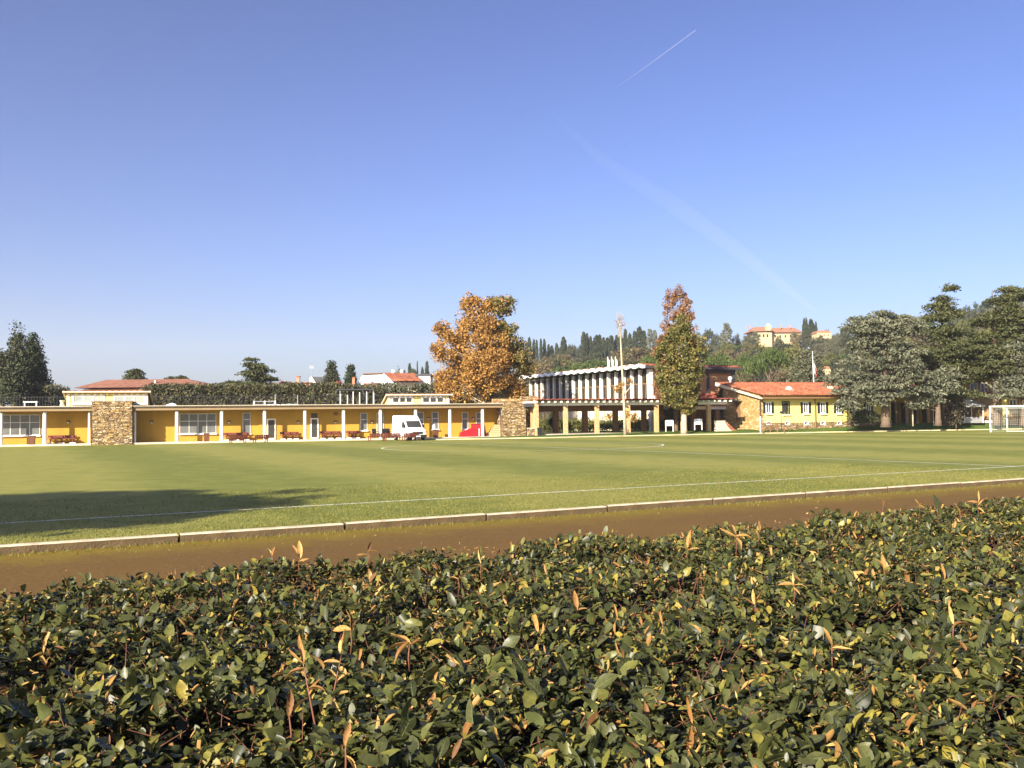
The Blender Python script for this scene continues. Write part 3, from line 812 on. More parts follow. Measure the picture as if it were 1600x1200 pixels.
# dry sprigs standing proud of the clipped surface
twigs = MB()
def sprig(px, py, ztip, leaves, stem=0.12, lean=(0, 0), size=0.06, yellow=False):
    """px, py is where the sprig's tip shows"""
    p = G(px, py, ztip) - HB
    base = p - Vector((lean[0], lean[1], stem))
    mid = base.lerp(p, 0.5) + Vector((random.uniform(-.008, .008), random.uniform(-.008, .008), 0))
    mb = MB(); mb.tube([base, mid, p], [0.0042, 0.0034, 0.0022], 5)
    mb.build('twig', MAT['htwig'], hedge, smooth=True)
    for (t, az, el, s) in leaves:
        q = base.lerp(p, t)
        az = rad(az); el = rad(el)
        ax = Vector((math.cos(az) * math.cos(el), math.sin(az) * math.cos(el), math.sin(el)))
        up = Vector((-math.cos(az) * math.sin(el), -math.sin(az) * math.sin(el), math.cos(el)))
        sd_ = up.cross(ax); rl = random.uniform(-0.9, 0.9)
        me = random.choice(gvar if yellow and random.random() < .3 else dvar)
        place_leaf('dry_leaf' if me.name.startswith('dry') else 'leaf', me, q, ax, up * math.cos(rl) + sd_ * math.sin(rl), s * size * 1.3)
# broad curled leaves on the far edge, seen against the track
def tall(px, py, lst, ztip=0.95, **k): sprig(px, py, ztip, lst, **k)
sprig(468, 872, 0.93, [(1.0, 150, 62, 1.35), (1.0, 75, 80, 1.45), (0.8, 10, 10, 0.8), (0.6, 170, -20, 0.8)], 0.10, size=0.058)
sprig(425, 868, 0.93, [(1.0, 160, 50, 0.9), (1.0, 40, 75, 0.9)], 0.08, size=0.05)
sprig(575, 862, 0.92, [(1.0, 70, 60, 1.0), (1.0, 150, 70, 0.6), (0.9, 0, 30, 0.9), (0.7, 200, 5, 1.1)], 0.09, size=0.055)
sprig(752, 880, 0.92, [(1.0, 95, 78, 1.5), (0.8, 190, 15, 1.0), (0.7, 10, -10, .7)], 0.10, size=0.055)
sprig(716, 905, 0.90, [(1.0, 20, 40, 1.1), (1.0, 170, 20, 0.9)], 0.08, size=0.055)
sprig(578, 912, 0.91, [(1.0, 80, 70, 1.1), (1.0, 20, 60, 1.1), (0.9, 160, 5, .8), (0.9, 250, -10, 1.1)], 0.09, size=0.052)
sprig(1075, 855, 0.95, [(1.0, 85, 82, 1.4), (1.0, 20, 75, 1.2), (0.8, 200, 30, 1.1), (0.8, 350, 20, .9)], 0.10, size=0.062)
sprig(1150, 838, 0.97, [(1.0, 100, 45, 1.2), (1.0, 190, 10, 1.4), (1.0, 350, 5, 1.3), (0.9, 300, -30, 1.2), (0.8, 10, 35, 1.2)], 0.13, size=0.064)
sprig(1186, 832, 0.95, [(1.0, 95, 80, 1.1), (1.0, 10, 40, 1.2), (.8, 180, 30, .8)], 0.10, size=0.06)
sprig(1380, 790, 0.93, [(1.0, 120, 70, .9), (1.0, 30, 60, .9)], 0.09, size=0.06)
sprig(1437, 792, 0.95, [(1.0, 150, 60, 1.0), (0.8, 60, 70, .8)], 0.09, size=0.062)
sprig(1465, 795, 0.98, [(1.0, 110, 78, 1.5), (0.9, 10, 65, 1.0), (.7, 200, 20, 0.8)], 0.12, size=0.066, yellow=True)
sprig(1528, 785, 0.98, [(1.0, 80, 80, 1.3), (0.9, 170, 30, 1.0), (0.8, 10, 35, 1.0), (.6, 270, -10, 1)], 0.13, size=0.064)
sprig(1500, 800, 0.95, [(1.0, 180, 50, 1.1), (.9, 20, 40, 1.0), (.8, 280, -10, 1.1)], 0.12, size=0.062)
sprig(1180, 945, 0.90, [(1.0, 90, 75, 1.1), (1.0, 20, 50, 1.2), (1.0, 170, 15, 1.0), (.8, 270, -15, 1.0)], 0.09, size=0.052)
sprig(1240, 915, 0.91, [(1.0, 175, 20, 1.0), (1.0, 60, 40, .9), (1.0, 5, 5, 1.1), (.9, 280, -20, .8)], 0.09, size=0.055)
sprig(1382, 890, 0.92, [(1.0, 100, 75, 1.2), (1.0, 150, 65, 1.0), (.9, 20, 40, 1.0), (.8, 340, 0, 1.0)], 0.10, size=0.055)
sprig(1475, 905, 0.91, [(1.0, 105, 70, 1.2), (.8, 200, -30, 1.1)], 0.09, size=0.055)
sprig(900, 955, 0.90, [(1.0, 110, 75, 1.4), (1.0, 20, 20, .8)], 0.08, size=0.052, yellow=True)
sprig(832, 925, 0.90, [(1.0, 90, 75, 1.2), (1.0, 170, 25, 1.0), (.9, 20, 30, .8)], 0.08, size=0.05)
sprig(962, 970, 0.90, [(1.0, 110, 70, 1.1), (.9, 250, -25, 1.0)], 0.08, size=0.05)
sprig(1035, 975, 0.88, [(1.0, 100, 60, 1.0), (.9, 240, -40, 1.0)], 0.08, size=0.05)
# the tall dry shoot near the middle left, with long curled leaves
sprig(474, 1036, 1.02, [(1.0, 125, 60, 1.5), (1.0, 165, 15, 1.2), (.95, 190, -10, 1.2), (.85, 150, 35, .9), (.7, 60, 55, 1.0), (.75, 330, 20, 1.0)], 0.32, (-0.07, 0.02), 0.046)
sprig(534, 1022, 1.00, [(1.0, 70, 65, 1.5), (1.0, 120, 75, 1.0), (.9, 160, 10, 1.2), (.85, 300, -10, 1.2), (.7, 150, 40, .9), (.7, 20, 40, 1.0), (.55, 330, 10, 1.1)], 0.30, (0.05, 0.0), 0.044)
sprig(640, 1005, 0.97, [(1.0, 150, 15, 1.4), (1.0, 165, -5, 1.4), (1.0, 215, -25, 1.3), (.9, 20, 30, .8)], 0.10, size=0.052)
sprig(548, 985, 0.97, [(1.0, 95, 70, 1.3), (1.0, 165, 10, 1.3), (.9, 40, 50, .8)], 0.09, size=0.05)
sprig(452, 1120, 0.90, [(1.0, 100, 70, 1.3), (1.0, 40, 50, 1.3)], 0.10, size=0.046)
sprig(540, 1165, 0.90, [(1.0, 70, 70, 1.05), (.7, 310, -10, 1.0)], 0.10, size=0.046)
sprig(668, 1125, 0.90, [(1.0, 60, 40, 1.0)], 0.08, size=0.045)
sprig(815, 1060, 0.88, [(1.0, 100, 75, 1.4), (1.0, 30, 40, .9)], 0.09, size=0.046)
sprig(1082, 1130, 0.88, [(1.0, 90, 75, 1.3), (1.0, 270, -60, 1.1)], 0.09, size=0.046, yellow=True)
sprig(1300, 1010, 0.89, [(1.0, 130, 60, 1.2), (.9, 330, 0, 1.2), (.9, 20, 15, 1)], 0.09, size=0.05)
sprig(1490, 975, 0.9, [(1.0, 100, 65, 1.3), (.9, 10, 20, 1.2)], 0.09, size=0.052, yellow=True)
# reddish twigs showing between the leaves
NT = 6500
tu = rng.uniform(-4, 9, NT); td = rng.uniform(-5.9, H_NEAR - 0.1, NT)
tb = hw(tu, td, h_top(tu, td) - rng.uniform(0.04, 0.16, NT))
dirs = norm(np.stack([rng.normal(0, .7, NT), rng.normal(0, .7, NT), rng.uniform(0.2, 1, NT)], -1))
tl = rng.uniform(0.05, 0.14, NT); tr = 0.0022
te = tb + dirs * tl[:, None]
s1 = norm(np.cross(dirs, np.array([0.3, 0.5, 0.81]))); s2 = np.cross(dirs, s1)
tv = np.stack([tb + s1 * tr, tb + (-.5 * s1 + .87 * s2) * tr, tb + (-.5 * s1 - .87 * s2) * tr, te + s1 * tr * .6, te + (-.5 * s1 + .87 * s2) * tr * .6, te + (-.5 * s1 - .87 * s2) * tr * .6], 1)
tf = np.array([(0, 1, 4, 3), (1, 2, 5, 4), (2, 0, 3, 5)])
o = obj('twigs', fast_mesh('twigs', tv.reshape(-1, 3), (tf[None] + (np.arange(NT) * 6)[:, None, None]).reshape(-1, 4), MAT['htwig']), hedge); tag(o, kind='stuff')

# grass fringe along both sides of the kerb
NG = 9000
gu_ = rng.uniform(-14, 30, NG); near = rng.uniform(0, 1, NG) < 0.45
gv_ = np.where(near, KERB_D + 0.09 + rng.exponential(0.18, NG), KERB_D - 0.10 - rng.exponential(0.5, NG))
gz_ = np.where(near, TRACK_Z, 0.0); gl = np.where(near, rng.uniform(0.02, 0.07, NG), rng.uniform(0.02, 0.045, NG))
gb = np.stack([U.x * gu_ + V.x * gv_, U.y * gu_ + V.y * gv_, gz_], -1)
ga = rng.uniform(0, 2 * math.pi, NG); wv = np.stack([np.cos(ga), np.sin(ga), np.zeros(NG)], -1) * 0.006
gt = gb + np.stack([rng.normal(0, .4, NG) * gl, rng.normal(0, .4, NG) * gl, gl], -1)
gvv = np.stack([gb - wv, gb + wv, gt], 1)
MAT['blade'] = leaf_mat('grass_blade', [(0.0, (0.06, 0.09, 0.015)), (0.5, (0.15, 0.15, 0.03)), (1.0, (0.30, 0.23, 0.08))], 0.7, 0.2)
tag(obj('grass_fringe', fast_mesh('grass_fringe', gvv.reshape(-1, 3), np.arange(NG * 3).reshape(-1, 3), MAT['blade'])), 'ragged fringe of grass blades along the kerb', kind='stuff')

NG = 70000
gu_ = rng.uniform(-13, 27, NG); gv_ = KERB_D - 0.10 - rng.uniform(0, 1, NG) ** 1.4 * 9.0
gl = rng.uniform(0.015, 0.038, NG)
gb = np.stack([U.x * gu_ + V.x * gv_, U.y * gu_ + V.y * gv_, np.zeros(NG)], -1)
ga = rng.uniform(0, 2 * math.pi, NG); wv = np.stack([np.cos(ga), np.sin(ga), np.zeros(NG)], -1) * 0.008
gt = gb + np.stack([rng.normal(0, .5, NG) * gl, rng.normal(0, .5, NG) * gl, gl], -1)
MAT['turf'] = leaf_mat('turf_blade', [(0.0, (0.07, 0.085, 0.014)), (0.5, (0.16, 0.155, 0.03)), (1.0, (0.28, 0.24, 0.06))], 0.7, 0.2)
tag(obj('grass', fast_mesh('grass', np.stack([gb - wv, gb + wv, gt], 1).reshape(-1, 3), np.arange(NG * 3).reshape(-1, 3), MAT['turf'])), 'short grass blades on the near part of the pitch', kind='stuff')
NLt = 1100
lu = rng.uniform(-12, 26, NLt); lv = KERB_D + 0.1 + rng.uniform(0, 1, NLt) ** 1.3 * 8
lc = np.stack([U.x * lu + V.x * lv, U.y * lu + V.y * lv, np.full(NLt, TRACK_Z + 0.012)], -1)
Vl = leaf_quads_simple(lc, np.clip(rng.lognormal(math.log(.028), .5, NLt), .012, .09))
tag(obj('leaf_litter', fast_mesh('leaf_litter', Vl, np.arange(NLt * 4).reshape(-1, 4), MAT['hdry'])), 'dry leaves and crumbs scattered on the dirt track', kind='stuff')

# ================================================================== buildings
def window(parent, x0, x1, z0, z1, y, cols, rows, fm, gm, fw=0.07, sill=None, rowz=None, glow=None, name='window', depth=0.06):
    """frame with recessed panes, standing on the wall plane y (front side towards -y)"""
    mb = MB(); yf, yb = y - depth, y - 0.004
    zs = rowz if rowz else [z0 + (z1 - z0) * k / rows for k in range(rows + 1)]
    xs_ = [x0 + (x1 - x0) * k / cols for k in range(cols + 1)]
    mb.box(x0 - fw, x1 + fw, yf, yb, z1, z1 + fw); mb.box(x0 - fw, x1 + fw, yf, yb, z0 - fw, z0)
    mb.box(x0 - fw, x0, yf, yb, z0, z1); mb.box(x1, x1 + fw, yf, yb, z0, z1)
    for xk in xs_[1:-1]: mb.box(xk - fw / 2, xk + fw / 2, yf, yb, z0, z1)
    for zk in zs[1:-1]:
        for c in range(cols):
            mb.box(xs_[c] + fw / 2, xs_[c + 1] - fw / 2, yf + 0.004, yb, zk - fw / 2, zk + fw / 2)
    w = mb.build(name, fm, parent)
    for r_ in range(rows):
        for c in range(cols):
            g_ = glow if (glow is not None and r_ == 0) else gm
            MB().box(xs_[c] + fw / 2 - .005, xs_[c + 1] - fw / 2 + .005, y - 0.03, y - 0.012, zs[r_] + fw / 2 - .005, zs[r_ + 1] - fw / 2 + .005).build('pane', g_, w)
    if sill:
        MB().box(x0 - fw - .06, x1 + fw + .06, y - 0.2, yb, z0 - fw - 0.09, z0 - fw).build('sill', sill, w)
    return w

def rooftiles(mb, corner, along, down, La, Ld, period=0.42, amp=0.045, thick=0.06, m=0):
    """corrugated tile sheet: waves along 'along', running down 'down'"""
    along = Vector(along).normalized(); dn = Vector(down).normalized(); nn = along.cross(dn).normalized()
    if nn.z < 0: nn = -nn
    n_ = int(La / period * 6)
    c = Vector(corner); pts = []; 
    for k in range(n_ + 1):
        s = La * k / n_; h = amp * (0.5 + 0.5 * math.cos(2 * math.pi * s / period))
        for d in (0.0, Ld):
            p = c + along * s + dn * d + nn * h
            pts.append(p); pts.append(p - nn * thick)
    fs = []
    for k in range(n_):
        a_ = k * 4; b_ = a_ + 4
        fs += [(a_, b_, b_ + 2, a_ + 2), (a_ + 1, a_ + 3, b_ + 3, b_ + 1), (a_ + 2, b_ + 2, b_ + 3, a_ + 3), (a_, a_ + 1, b_ + 1, b_)]
    fs += [(0, 2, 3, 1), (n_ * 4, n_ * 4 + 1, n_ * 4 + 3, n_ * 4 + 2)]
    return mb.add(pts, fs, m)

# ---------------------------------------------------------------- low ochre changing-room building with a columned porch
LA = rad(17.6)
fb = Fr(P(785, 684, 90.1).x, 90.1, LA)
LB = root('pavilion', 'long low ochre building with white columned porch and flat roof beyond the pitch', 'building', fb.w(0, 0, 0), LA)
DW = 1.60                     # depth of the porch
XL = fb.lx(-75); XR = fb.lx(783, 0)
ROOF_Z = 3.28
MB().box(XL, XR, -0.45, DW, -0.05, 0.14).build('porch_floor', MAT['slab'], LB)
wx0, wx1 = XL, fb.lx(783, DW)
MB().box(wx0, wx1, DW, DW + 7, -0.05, ROOF_Z - 0.32).build('wall', MAT['ochre'], LB)
p1a, p1b = fb.lx(143.5, -0.15), fb.lx(208, -0.15)
# roof plate in two lengths, broken by the stone pier
for xa, xb in ((XL, p1a - 0.01), (p1b + 0.01, XR + 0.15)):
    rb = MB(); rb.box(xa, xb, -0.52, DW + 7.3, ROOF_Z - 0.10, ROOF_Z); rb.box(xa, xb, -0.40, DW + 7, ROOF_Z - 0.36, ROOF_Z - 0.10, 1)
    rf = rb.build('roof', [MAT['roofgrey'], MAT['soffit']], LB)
    MB().box(xa, xb, -0.57, -0.47, ROOF_Z + 0.002, ROOF_Z + 0.05).build('roof_edge', MAT['slab'], rf)
colpx = [1.5, 70, 139.5, 211, 276.5, 346.5, 413.5, 476.5, 537, 594.5, 649.5, 703, 754]
for px in colpx:
    x = fb.lx(px, 0)
    mb = MB(); mb.cyl(x, 0, 0.14, ROOF_Z - 0.44, 0.15 if px not in (139.5, 211) else 0.09, 14)
    c = mb.build('column', MAT['paint'], LB, smooth=False)
    MB().cyl(x, 0, ROOF_Z - 0.44, ROOF_Z - 0.36, 0.2, 12).build('capital', MAT['roofgrey'], c)
# stone piers
def pier(pa, pb, ytop, ya, yb, label, fy=-0.15):
    xa, xb = fb.lx(pa, fy), fb.lx(pb, fy); zt = fb.lz((pa + pb) / 2, ytop, fy)
    t = root('stone_pier', label, 'wall', fb.w(0, 0, 0), LA)
    MB().box(xa, xb, ya, yb, -0.05, zt).build('masonry', MAT['stone'], t)
    r_ = random.Random(int(pa)); sb = MB(); z_ = -.03
    while z_ < zt - .10:
        hh = r_.uniform(.09, .19); x_ = xa + .01
        while x_ < xb - .06:
            ww = min(r_.uniform(.18, .55), xb - .01 - x_); pr = r_.uniform(.012, .075); d_ = r_.uniform(0, .02)
            sb.prism([(x_ + .012, z_ + .012), (x_ + ww - .012, z_ + .012 + d_), (x_ + ww - .012 - d_, min(z_ + hh, zt - .01) - .012), (x_ + .012 + d_, min(z_ + hh, zt - .01) - .012)], ya - pr, ya + .01, 'y', r_.choice((0, 0, 0, 1)))
            x_ += ww
        z_ += hh
    tag(sb.build('stones', [MAT['stone'], MAT['stone2']], t), kind='stuff')
    MB().box(xa - .03, xb + .03, ya - .03, yb + .03, zt, zt + 0.06).build('coping', MAT['brownwood'], t)
    return t
pier(144, 207.5, 628, -0.58, 3.4, 'brown stone pier breaking through the porch roof left of the middle columns')
pier(784, 820, 627.5, -0.5, 5.0, 'brown stone pier closing the right end of the porch')
# windows and doors on the back wall
Y = DW
def LX(px): return fb.lx(px, Y)
def LZ(py, px=400): return fb.lz(px, py, Y)
def lwin(pa, pb, ya, yb, cols, rows, split=None, low=True, nm='window', sill=True, gm=None):
    z1, z0 = LZ(ya, (pa + pb) / 2), LZ(yb, (pa + pb) / 2); x0, x1 = LX(pa), LX(pb)
    rz = [z0, z0 + (z1 - z0) * split, z1] if split else None
    return window(LB, x0 + .06, x1 - .06, z0 + .06, z1 - .06, Y, cols, rows, MAT['frame'], gm or MAT['paneglass'], 0.06, MAT['paint'] if sill else None, rz, None, nm)
lwin(-62, 63, 648, 681, 8, 2, 0.62)
lwin(280.5, 338, 646, 677.5, 4, 2, 0.62)
lwin(379, 391.5, 645, 677.5, 1, 2, 0.68)
lwin(563, 574, 645, 672.5, 1, 2, 0.62)
lwin(588.5, 599.5, 645, 680.5, 1, 2, 0.72, nm='door', sill=False)
lwin(651.5, 662, 643.5, 672, 1, 2, 0.6)
lwin(674.5, 685, 643.5, 671, 1, 2, 0.62)
lwin(721.5, 731.5, 644, 670.5, 1, 2, 0.6)
lwin(743.5, 752.5, 644, 670, 1, 2, 0.6)
for pa, pb, ya, tr in ((417, 431, 656, None), (485, 497.5, 655, (646, 653.5))):
    z1 = LZ(ya, pa); x0, x1 = LX(pa), LX(pb)
    d = window(LB, x0 + .1, x1 - .1, 0.30, z1, Y, 1, 1, MAT['paint'], MAT['glass'], 0.10, None, None, None, 'door', 0.08)
    MB().box(x0 + .1, x1 - .1, Y - 0.05, Y - 0.004, 0.14, 0.24).build('threshold', MAT['slab'], d)
    MB().box(x1 - .13, x1 - .09, Y - 0.13, Y - 0.09, 1.0, 1.16).build('handle', MAT['grey'], d)
    if tr: MB().box(x0 + .06, x1 - .1, Y - 0.04, Y - 0.004, LZ(tr[1], pa), LZ(tr[0], pa)).build('transom', MAT['slate'], LB)
MB().box(LX(521), LX(528), Y - .04, Y - .004, LZ(649, 524), LZ(644, 524)).build('vent', MAT['brownwood'], LB)
MB().box(LX(404.5), LX(410), Y - .10, Y - .004, 0.14, ROOF_Z - .4).build('pilaster', MAT['ochre'], LB)
for px in (107, 237, 358, 466, 524, 581, 669, 739):
    x = LX(px); z = LZ(659 if px < 600 else 653.5, px)
    mb = MB(); mb.box(x - .13, x + .13, Y - .16, Y - .004, z - .03, z + .10)
    lamp = mb.build('wall_lamp', MAT['dark'], LB)
    MB().sphere((x, Y - .12, z - .06), .10, 8, 5, sz=.8).build('lamp_glass', MAT['frame'], lamp)
for px in (143.2, 782.5):
    MB().cyl(fb.lx(px, -.6), -0.60, 0.0, ROOF_Z - .40, 0.05, 8).build('downpipe', MAT['dark'], LB)
# clerestory boxes on the roof
def clerestory(pa, pb, ytop, ytile, wins, rows_y, label, drop):
    yf = DW + 0.6
    xa, xb = fb.lx(pa, yf), fb.lx(pb, yf)
    zt = fb.lz((pa + pb) / 2, ytop, yf)
    D = 6.5
    t = root('roof_lantern', label, 'clerestory', fb.w(0, 0, ROOF_Z), LA)
    Z = lambda z: z - ROOF_Z
    mb = MB(); mb.prism([(yf, 0.0), (yf, Z(zt)), (yf + D, Z(zt) - drop), (yf + D, 0.0)], xa, xb, 'x')
    mb.build('wall', MAT['yellow'], t)
    rb = MB(); dn = Vector((0, D + .75, -(drop * (D + .75) / D)))
    rooftiles(rb, (xa - .25, yf - .45, Z(zt) + 0.10), (1, 0, 0), dn, xb - xa + .5, dn.length, 0.50, 0.09, 0.05)
    rf = rb.build('roof', MAT['tileold'], t)
    vb = MB()
    for xx in (xa - .28, xb + .16):
        vb.prism([(yf - .5, Z(zt) - .02), (yf - .5, Z(zt) + .10), (yf + D + .3, Z(zt) + .10 - drop * (D + .8) / D), (yf + D + .3, Z(zt) - .02 - drop * (D + .8) / D)], xx, xx + .12, 'x')
    vb.box(xa - .16, xb + .16, yf - .50, yf - .42, Z(zt) - .02, Z(zt) + .08)
    vb.build('verge', MAT['cream'], rf)
    # corner posts
    for xx in (xa, xb - .25):
        MB().box(xx, xx + .25, yf - .05, yf - .003, 0.0, Z(zt) - .06).build('corner_post', MAT['cream'], t)
    for wa, wb, n_ in wins:
        z1, z0 = fb.lz(wa, rows_y[0], yf), fb.lz(wa, rows_y[1], yf)
        window(t, fb.lx(wa, yf), fb.lx(wb, yf), Z(z0), Z(z1), yf, n_, 1, MAT['paint'], MAT['glasslight'] if pa < 300 else MAT['glass'], 0.13, MAT['paint'])
    return t
clerestory(104, 231, 613, 607, [(115, 161, 3), (180, 224, 3)], (619.5, 629), 'wide yellow roof lantern with a strip of pale windows above the stone pier', 2.2)
clerestory(606.5, 702, 617.5, 611, [(614, 644, 3), (661, 693, 3)], (621.5, 629), 'narrow yellow roof lantern with six small dark windows above the white van', 2.0)
# odds and ends on the flat roof
def roofbit(name, label, cat, px, yo, fn):
    t = root(name, label, cat, fb.w(fb.lx(px, yo), yo, ROOF_Z), LA); fn(t); return t
def ventcap(t):
    MB().box(-.55, .55, -.25, .25, .45, .55).build('cap', MAT['white'], t)
    for x in (-.5, .42): MB().box(x, x + .08, -.2, .2, 0, .45).build('leg', MAT['white'], t)
roofbit('roof_cowl', 'white roof cowl on two legs near the left edge of the flat roof', 'vent', 48, 3, ventcap)
def hood(t):
    MB().prism([(-.5, 0), (.5, 0), (.45, .22), (.1, .34), (-.4, .18)], -.3, .3, 'y').build('hood', MAT['paint'], t)
    MB().box(-.42, -.12, -.31, -.303, .02, .12).build('grille', MAT['dark'], t)
roofbit('roof_vent', 'low white hooded vent on the flat roof right of the stone pier', 'vent', 267, 3, hood)
def tank(t):
    MB().cyl(0, 0, 0, .5, .22, 10, r1=.12).build('body', MAT['slab'], t); MB().cyl(0, 0, .5, .62, .2, 10).build('cap', MAT['slab'], t)
roofbit('roof_chimney', 'small pale cone shaped roof vent beside the wide lantern', 'vent', 97, 2.6, tank)
def rail(t):
    for x in (-.95, 0, .95): MB().box(x - .06, x + .06, -.05, .05, 0, .5).build('post', MAT['white'], t)
    MB().box(-1.0, 1.0, -.03, .03, .40, .47).build('rail', MAT['grey'], t); MB().box(-1.0, 1.0, -.03, .03, .12, .18).build('rail', MAT['grey'], t)
roofbit('roof_frame', 'small white metal frame standing on the flat roof', 'frame', 413.5, 3, rail)
def rubble(t):
    r = random.Random(3)
    for i in range(7):
        x = -1.2 + i * .4; MB().prism([(-.2, 0), (.2, 0), (.16, .12 + r.random() * .08), (-.1, .16)], -.2, .2, 'y').build('lump', MAT['white'], t, (x, r.uniform(-.1, .1), 0), r.uniform(-.5, .5))
roofbit('weights', 'line of white ballast lumps on the flat roof above the benches', 'ballast', 442, 2.5, rubble)

# ---------------------------------------------------------------- things on and before the porch
def bench_mesh_parts(t, w, mat, back=True):
    MB().box(-w / 2, w / 2, -.25, .25, .40, .46).build('seat', mat, t)
    if back:
        for z in (.52,):
            MB().box(-w / 2, w / 2, .24, .29, z, z + .20).build('backrest', mat, t)
    for x in (-w / 2 + .25, 0, w / 2 - .25):
        MB().box(x - .22, x + .22, -.20, .22, 0, .10).build('foot', MAT['white'], t)
        mb = MB(); mb.box(x - .04, x + .04, -.2, -.12, .10, .40); mb.box(x - .04, x + .04, .16, .24, .10, .70); mb.build('leg', MAT['redwood'], t)
def bench(pa, pb, yo, label, z=0.14):
    xa, xb = fb.lx(pa, yo), fb.lx(pb, yo)
    t = root('bench', label, 'bench', fb.w((xa + xb) / 2, yo, z), LA, 'benches under the porch')
    bench_mesh_parts(t, xb - xa, MAT['redwood'])
bench(74, 119, 1.12, 'red brown bench left of the stone pier under the porch')
bench(349, 390, 1.12, 'red brown bench below the narrow window, behind a grass bench')
bench(437.5, 467, 1.12, 'shorter red brown bench between the two glazed doors')
bench(500, 533, 1.12, 'long red brown bench just right of the second glazed door')
bench(541, 562, 1.12, 'red brown bench right under the window with two panes')
def lawnbench(pa, pb, py0, Yd, label):
    a = P(pa, py0, Yd); b_ = P(pb, py0, Yd + 1.0)
    ang = math.atan2(b_.y - a.y, b_.x - a.x); w = (b_ - a).length
    t = root('lawn_bench', label, 'bench', ((a.x + b_.x) / 2, (a.y + b_.y) / 2, 0.0), ang, 'benches on the grass edge')
    for k in range(int(w / .17)):
        x = -w / 2 + .06 + k * .17
        MB().box(x, x + .125, -.30, -.26, .30, .68 + .02 * (k % 2)).build('slat', MAT['redwood'], t)
    mb = MB(); mb.box(-w / 2, w / 2, -.255, -.20, .42, .48); mb.box(-w / 2, w / 2, -.255, -.20, .58, .64); mb.build('rail', MAT['redwood'], t)
    MB().box(-w / 2, w / 2, -.19, .22, .40, .45).build('seat', MAT['redwood'], t)
    for x in (-w / 2 + .15, w / 2 - .15):
        mb = MB(); mb.box(x - .03, x + .03, -.25, -.19, 0, .66); mb.box(x - .03, x + .03, .14, .2, 0, .40); mb.build('leg', MAT['redwood'], t)
lawnbench(358, 385, 695, 79.6, 'red slatted lawn bench seen from behind, leftmost on the grass edge')
lawnbench(395, 418, 694.5, 80.2, 'red slatted lawn bench on the grass before the glazed door')
lawnbench(575, 602, 691, 81.2, 'red slatted lawn bench left of the van front')
lawnbench(599, 625, 690.5, 80.8, 'red slatted lawn bench overlapping the side of the white van')
lawnbench(628, 653, 690, 80.6, 'red slatted lawn bench right before the nose of the van')
def bin_(px, yo, label, z0=.14):
    t = root('litter_bin', label, 'bin', fb.w(fb.lx(px, yo), yo, z0), LA, 'bins along the porch')
    MB().prism([(-.22, .05), (.22, .05), (.25, .68), (-.25, .68)], -.22, .22, 'y').build('body', MAT['brownplastic'], t)
    MB().box(-.27, .27, -.25, .25, .68, .74).build('lid', MAT['brownplastic'], t)
    MB().box(-.2, .2, -.2, .2, 0, .05).build('foot', MAT['dark'], t)
    return t
bin_(50, -.1, 'brown litter bin below the leftmost wide window')
bin_(323, -.1, 'brown litter bin below the four bay window')
bin_(680.5, .2, 'brown litter bin right of the van under a white can')
cf = root('drink_cooler', 'small white drink container standing on the brown bin beside the van', 'container', fb.w(fb.lx(678, .2), .2, .88), LA)
MB().cyl(0, 0, 0, .42, .16, 12).build('body', MAT['paint'], cf); MB().cyl(0, 0, .42, .5, .12, 12, r1=.05).build('lid', MAT['paint'], cf)
MB().box(-.22, .22, -.1, .1, .0, .03).build('tray', MAT['paint'], cf)
# red padded blocks
def rp(px, yo, label, fn):
    t = root('padded_block', label, 'padding', fb.w(fb.lx(px, yo), yo, .14), LA); fn(t)
def rp1(t):
    MB().prism([(-.85, .0), (.55, 0), (.65, .85), (.25, .80), (-.75, .42)], -.35, .35, 'y').build('cover', MAT['red'], t)
    MB().box(-.6, .3, -.3, .3, -.12, 0).build('base', MAT['white'], t)
    for k in range(3): MB().box(-.55 + k * .4, -.50 + k * .4, -.37, -.353, .06, .40 + .12 * k).build('strap', MAT['darkred'], t)
def rp2(t):
    MB().prism([(-.45, 0), (.55, 0), (.5, .80), (-.4, .82)], -.35, .35, 'y').build('cover', MAT['red'], t)
    MB().box(-.05, .02, -.37, -.353, .04, .78).build('strap', MAT['white'], t)
rp(731, .5, 'bright red slanted padded block under the porch near its right end', rp1)
rp(747, .45, 'upright bright red padded block beside the last but one column', rp2)
t = root('folded_mat', 'tall dark red folded gym mat leaning on the wall behind the red blocks', 'mat', fb.w(fb.lx(745, 1.28), 1.28, .14), LA)
MB().prism([(-.2, 0), (.08, 0), (.20, 1.2), (.02, 1.2)], -.55, .55, 'x').build('cover', MAT['darkred'], t)
MB().box(-.55, .55, -.02, .19, 1.2, 1.25).build('edge', MAT['darkred'], t)
# stack of pale boards
t = root('board_stack', 'pale timber boards stacked stepwise against the right end of the porch', 'boards', fb.w(fb.lx(770, .75), .75, .14), LA)
for k in range(6):
    MB().box(-.75 + k * .19, .75, -.3, .3, k * .19, k * .19 + .17).build('board', MAT['wood'], t)
# chairs
def chair(px, yo, label, mat):
    t = root('garden_chair', label, 'chair', fb.w(fb.lx(px, yo), yo, .14), LA + rad(20), 'garden chairs beside the van')
    MB().box(-.22, .22, -.22, .22, .42, .46).build('seat', mat, t)
    MB().prism([(.2, .46), (.24, .46), (.34, .9), (.30, .9)], -.21, .21, 'x').build('backrest', mat, t)
    for x in (-.2, .16):
        for y in (-.2, .16): MB().box(x, x + .04, y, y + .04, 0, .42).build('leg', mat, t)
    for x in (-.25, .2): MB().box(x, x + .05, -.2, .26, .62, .66).build('armrest', mat, t)
chair(586.5, .6, 'dark garden chair left of the column behind the van', MAT['dark'])
chair(602, .6, 'dark garden chair with pale seat right of the column', MAT['dark'])
chair(608, .75, 'dark garden chair touching the rear of the van', MAT['dark'])

